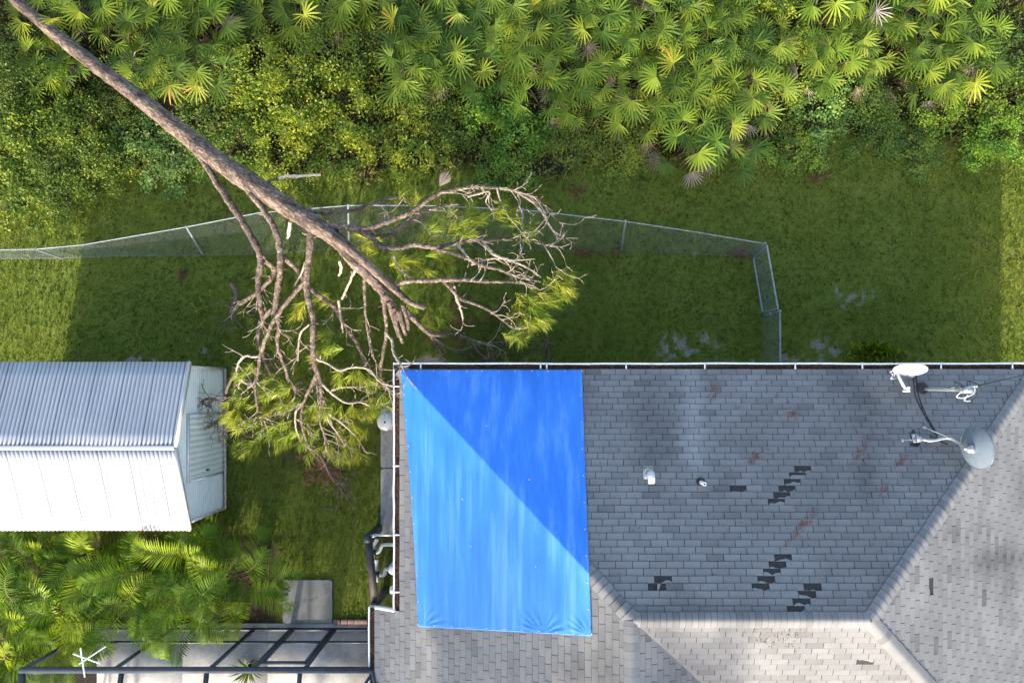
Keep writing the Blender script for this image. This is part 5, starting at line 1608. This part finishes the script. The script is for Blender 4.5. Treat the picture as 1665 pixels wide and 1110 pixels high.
shrubs = [  # px, py, radius m, height scale, variant, colour, label
 (30, 95, .9, 1.1, 3, G1, 'dark fine-leaved shrub at the left edge above the tall hedge'),
 (20, 165, 1.0, 1.3, 3, G1, 'dark green shrub at the left edge level with the palmettos'),
 (75, 185, .8, 1.2, 0, G4, 'sunlit green shrub just left of the leaning trunk'),
 (125, 215, .9, 1.2, 3, G4, 'bushy shrub nearest the underside of the leaning trunk'),
 (40, 240, 1.0, 1.2, 0, G4, 'large sunlit shrub at the left edge, above the lawn bulge'),
 (95, 270, .9, 1.1, 3, G1, 'dark shaded shrub in the middle of the left hedge'),
 (150, 275, .8, 1.0, 1, G4, 'rounded shrub at the right end of the left hedge'),
 (25, 310, .9, .9, 0, G4, 'low sunlit shrub at the left edge, closest to the fence'),
 (85, 325, .7, .7, 3, G4, 'small low shrub at the bottom of the left hedge'),
 (170, 165, .7, .9, 3, G1, 'dark small shrub in the gap beside the trunk'),
 (225, 225, .75, .7, 4, G3, 'grey-green leafy vine mound below the trunk'),
 (275, 262, .75, .6, 4, G3, 'blue-green vine mound touching the first pine branch'),
 (330, 195, .8, .8, 4, G1, 'broad-leaved green mound directly above the trunk'),
 (385, 235, .8, .9, 2, G4, 'light green shrub above the trunk where the second branch starts'),
 (420, 110, .9, 1.2, 1, G2c, 'yellow-green shrub with tiny leaves at the left of the tall bushes'),
 (470, 165, 1.0, 1.3, 1, G2c, 'big yellow-green bush in the middle left of the thicket'),
 (450, 240, .8, 1.0, 1, G2c, 'yellow-leaved bush above the broken pale snag'),
 (540, 90, 1.0, 1.3, 3, G4, 'tall olive bush right of the yellow-green bushes'),
 (570, 180, 1.0, 1.0, 1, G2c, 'pale yellow-green bush in the gap before the middle palmettos'),
 (530, 250, .8, .7, 1, G4, 'low olive bush in front of the pale bush'),
 (615, 70, .8, 1.0, 3, G1, 'dark bush against the left side of the middle palmettos'),
 (700, 160, .8, .9, 3, G4, 'greyish green bush below the left middle palmettos'),
 (650, 235, .8, .5, 4, (2.1, 1.8, .9), 'low leafy patch in a spot of sun behind the upper branch'),  # spot of sun put into its pale yellow leaf tint
 (745, 205, .7, .7, 2, G4, 'dark-gapped bush below the middle palmettos'),
 (815, 165, .8, 1.0, 2, (1.0, 1.35, .9), 'fresh green bush with brighter leaves in the middle'),
 (845, 215, .8, .9, 2, (1.05, 1.35, .85), 'largest fresh green bush spilling onto the lawn'),
 (820, 268, .7, .5, 4, (1.0, 1.25, .85), 'lowest fresh green patch where the bushes meet the lawn'),
 (925, 215, .8, .5, 3, (1.2, 1.1, .9), 'scruffy olive shrub right of the fresh green bushes'),
 (1010, 235, .8, .45, 3, (1.3, 1.15, .95), 'dry scruffy shrub above the reddish ground spot'),
 (1265, 40, .9, 1.0, 1, G2c, 'yellow-green bush between the right palmettos at the top'),
 (1295, 105, .8, .9, 1, G2c, 'yellow-green bush lower between the right palmettos'),
 (1340, 165, .8, .8, 4, G3, 'blue-green leafy mound below the bright right palmettos'),
 (1300, 230, .7, .4, 4, G4, 'low weedy mound at the right lawn edge'),
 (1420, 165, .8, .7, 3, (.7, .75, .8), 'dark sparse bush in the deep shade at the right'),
 (1440, 215, .7, .5, 2, G1, 'low green bush under the far right palmettos'),
 (1530, 170, .8, .8, 2, G4, 'bright leafy bush below the far right palmettos'),
 (1500, 225, .7, .5, 4, G1, 'low dark mound at the far right lawn edge'),
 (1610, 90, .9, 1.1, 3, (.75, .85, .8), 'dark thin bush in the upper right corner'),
 (1640, 150, .9, 1.0, 2, G4, 'leafy bush at the right edge halfway down the thicket'),
 (1630, 215, .8, .7, 2, (1.1, 1.3, .9), 'sunlit bush at the right edge where the lawn begins'),
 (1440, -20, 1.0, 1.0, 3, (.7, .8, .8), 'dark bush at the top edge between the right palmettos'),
 (585, -5, .9, 1.0, 3, G1, 'dark bush at the top edge left of the middle palmettos'),
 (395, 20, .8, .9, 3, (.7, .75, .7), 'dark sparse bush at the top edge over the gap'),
]
for px, py, rad, hs_, v_, colr, lab in shrubs:
    o = clone(sp_[v_]) if su[v_] else sp_[v_]
    su[v_] = True
    q = P(px, py, .45)
    o.location = (q[0], q[1], 0); o.rotation_euler = (0, 0, rp.uniform(0, 6.28)); o.scale = (rad, rad, rad * hs_)
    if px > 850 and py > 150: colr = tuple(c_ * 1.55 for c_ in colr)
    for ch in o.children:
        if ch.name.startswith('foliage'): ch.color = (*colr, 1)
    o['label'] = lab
# grass clump by the north gutter
m = MB()
cl = P(1420, 580, 0)
r5 = np.random.default_rng(505)
for _ in range(150):
    a = r5.uniform(0, 6.28); l_ = r5.uniform(.25, .5); o0 = cl + np.array([r5.normal(0, .30), abs(r5.normal(0, .16)), 0])
    d_ = np.array([math.cos(a), math.sin(a), 0]) * l_ * r5.uniform(.3, .75)
    s_ = np.array([-math.sin(a), math.cos(a), 0]) * .006
    p1, p2 = o0 + d_ * .4 + (0, 0, l_ * .6), o0 + d_ + (0, 0, l_ * .62)
    m.add([o0 - s_, o0 + s_, p1 + s_, p2, p1 - s_], [[0, 1, 2, 3, 4]], float(np.clip(r5.normal(.4, .2), 0, .85)))
gc_ = m.build('grass_clump', M['grass']); gc_.color = (2.2, 2.1, 1.6, 1)
tag(gc_, 'tall ornamental grass clump on bare sand beside the long gutter', 'grass clump')
m = MB()
cl = P(592, 725, 0)
for _ in range(60):
    pass
# yucca inside the cage
yq = P(415, 1078, .05)
m = MB()
for i in range(34):
    a = i * 2.4; l_ = r5.uniform(.35, .6); el = r5.uniform(.15, 1.2)
    d_ = np.array([math.cos(a) * math.cos(el), math.sin(a) * math.cos(el), math.sin(el)])
    s_ = np.array([-math.sin(a), math.cos(a), 0]) * .018
    b0 = yq + (0, 0, .35)
    m.add([b0 - s_ * .5, b0 + s_ * .5, b0 + d_ * l_ * .6 + s_, b0 + d_ * l_ + (0, 0, -.05), b0 + d_ * l_ * .6 - s_], [[0, 1, 2, 3, 4]], float(r5.uniform(.1, .6)))
yr_ = thing('potted_plant', yq, 'spiky green plant standing on the patio inside the pool cage', 'plant')
m.build('leaves', M['palmetto'], yr_)
m = MB(); m.lathe([(.10, 0), (.14, .26), (.15, .28), (.12, .28), (.10, .2)], 16, yq); m.build('pot', M['bronze'], yr_)

# ------------------------------------------------------------------ areca palms
def frond(mb, sm_, base, az, L_, el0, bend, r, tint, curl=0.0):
    """Arching feather leaf with leaflets either side of the rib."""
    n_ = 30
    p = np.array(base, float); el = el0; a = az
    pts = [p.copy()]; dirs = []
    for i in range(n_):
        d = np.array([math.cos(a) * math.cos(el), math.sin(a) * math.cos(el), math.sin(el)])
        p = p + d * L_ / n_
        pts.append(p.copy()); dirs.append(d)
        el -= bend / n_ * (.4 + 1.2 * i / n_); a += curl / n_
    dirs.append(dirs[-1])
    pts = np.array(pts)
    sm_.tube(pts[::3], np.linspace(.014, .003, len(pts[::3])), 5, caps=False)
    for i in range(5, n_ + 1):
        for half in (0,):
            d = dirs[i]; q = pts[i] - d * half * L_ / n_
            sd_ = unit(np.cross(d, (0, 0, 1))); up = np.cross(sd_, d)
            t = i / n_
            ll = .44 * math.sin(math.pi * (.14 + .80 * t)) ** .8 * r.uniform(.9, 1.08)
            for sg in (-1, 1):
                e = unit(sd_ * sg * .85 + d * (.35 + .5 * t) + up * r.uniform(.15, .5))
                w_ = unit(np.cross(e, up)) * .0150
                m1 = q + e * ll * .5; tip = q + e * ll + np.array([0, 0, -.10 * ll - .06 * r.random()])
                mb.add([q - w_ * .4, q + w_ * .4, m1 + w_, tip, m1 - w_], [[0, 1, 2, 3, 4]], float(np.clip(tint + r.normal(0, .07), 0, 1)))
arec = [(60, 900, 1.5, 'leftmost areca palm beneath the lower edge of the white shed'), (150, 905, 1.6, 'areca palm behind the dark gap below the shed'), (245, 900, 1.7, 'areca palm with upright fronds below the middle of the shed'), (330, 895, 1.8, 'areca palm below the right end of the shed'),
        (400, 935, 1.6, 'areca palm with the brightest arching frond, nearest the concrete pad'), (40, 985, 1.6, 'areca palm at the left edge with a curled bright frond'), (130, 975, 1.9, 'areca palm in the middle left of the clump'), (235, 965, 1.9, 'dense areca palm at the centre of the clump'),
        (325, 975, 1.7, 'areca palm leaning over the pool cage beside the door'), (20, 1060, 1.5, 'bottom left areca palm beside the pool cage corner'), (120, 1020, 1.3, 'areca palm overhanging the dark end of the pool cage')]
ra = np.random.default_rng(606)
for px, py, hz, lab in arec:
    q = P(px, py, .8); q = np.array([q[0], min(q[1], -3.95) if px < 380 else q[1], 0.0])
    if q[1] < -5.4 and q[0] > -10.3: q[1] = -5.3
    root = thing('areca_palm', q, lab, 'palm', 'areca palms below the shed')
    lf, sm_ = MB(), MB()
    for k in range(int(ra.integers(13, 17))):
        a = k * 2.4 + ra.normal(0, .25)
        off = np.array([ra.normal(0, .13), ra.normal(0, .13), 0])
        hgt = hz * ra.uniform(.25, .75)
        cane = q + off + np.array([math.cos(a) * .12, math.sin(a) * .12, hgt])
        sm_.tube(smooth_path([q + off, (q + off + cane) / 2 + (0, 0, .02), cane], 3), .022, 6)
        young = ra.random() < .2
        frond(lf, sm_, cane, a, ra.uniform(1.0, 1.5) * (.72 if math.sin(a) > .3 and q[1] > -4.3 else 1), ra.uniform(.7, 1.25) if not young else 1.3, ra.uniform(1.2, 2.0), ra, .95 if young else float(ra.uniform(.15, .62)), ra.normal(0, .35))
    sm_.build('stem', M['palmstem'], root)
    lf.build('fronds', M['areca'], root)

# ------------------------------------------------------------------ trees south of the house that shade the pool yard and part of the ridge
def oak(c, rad, n, lab, seed, sg=.17):
    r = np.random.default_rng(seed)
    root = thing('oak_tree', (c[0], c[1], 0), lab, 'tree', None)
    m = MB(); top_ = np.array([c[0], c[1], c[2] + .3 * rad[2]])
    m.tube(smooth_path([(c[0], c[1], -.1), (c[0] + .1, c[1], c[2] * .4), (c[0], c[1] + .1, c[2] - .6 * rad[2]), top_], 6), np.linspace(.24, .07, 19), 10, rough=.04)
    lf = MB()
    for _ in range(46):
        d = r.normal(size=3); d /= np.linalg.norm(d)
        p = np.array(c) + d * np.array(rad) * r.uniform(.4, .95)
        m.tube(smooth_path([top_ - (0, 0, rad[2] * r.uniform(.5, 1.2)), (top_ + p) / 2 - (0, 0, .2), p], 4), np.linspace(.06, .012, 9), 5, caps=False)
        k = int(n / 46)
        q = p + r.normal(0, 1, (k, 3)) * np.array(rad) * sg
        v, f = leaf_quads(q, .16, r, .3, .5)
        lf.add(v, f, np.clip(r.normal(.4, .2) + r.normal(0, .15, k), 0, 1))
    m.build('trunk', M['bark'], root, smooth=True)
    lf.build('crown', M['shrub'], root)
oak((-7.2, -20, 8.1), (2.6, 2.0, 1.35), 7000, 'broad low oak tree beyond the pool cage, shading the grass by the concrete pad', 1)
oak((0.1, -20, 10.3), (1.3, 1.5, 1.4), 4200, 'tall narrow oak tree behind the house, shading part of the south roof', 2)
oak((-4.0, -20.5, 10.4), (2.5, 1.8, 2.0), 5200, 'tall open oak tree beyond the pool cage, dappling the west slope of the house roof', 3, .26)
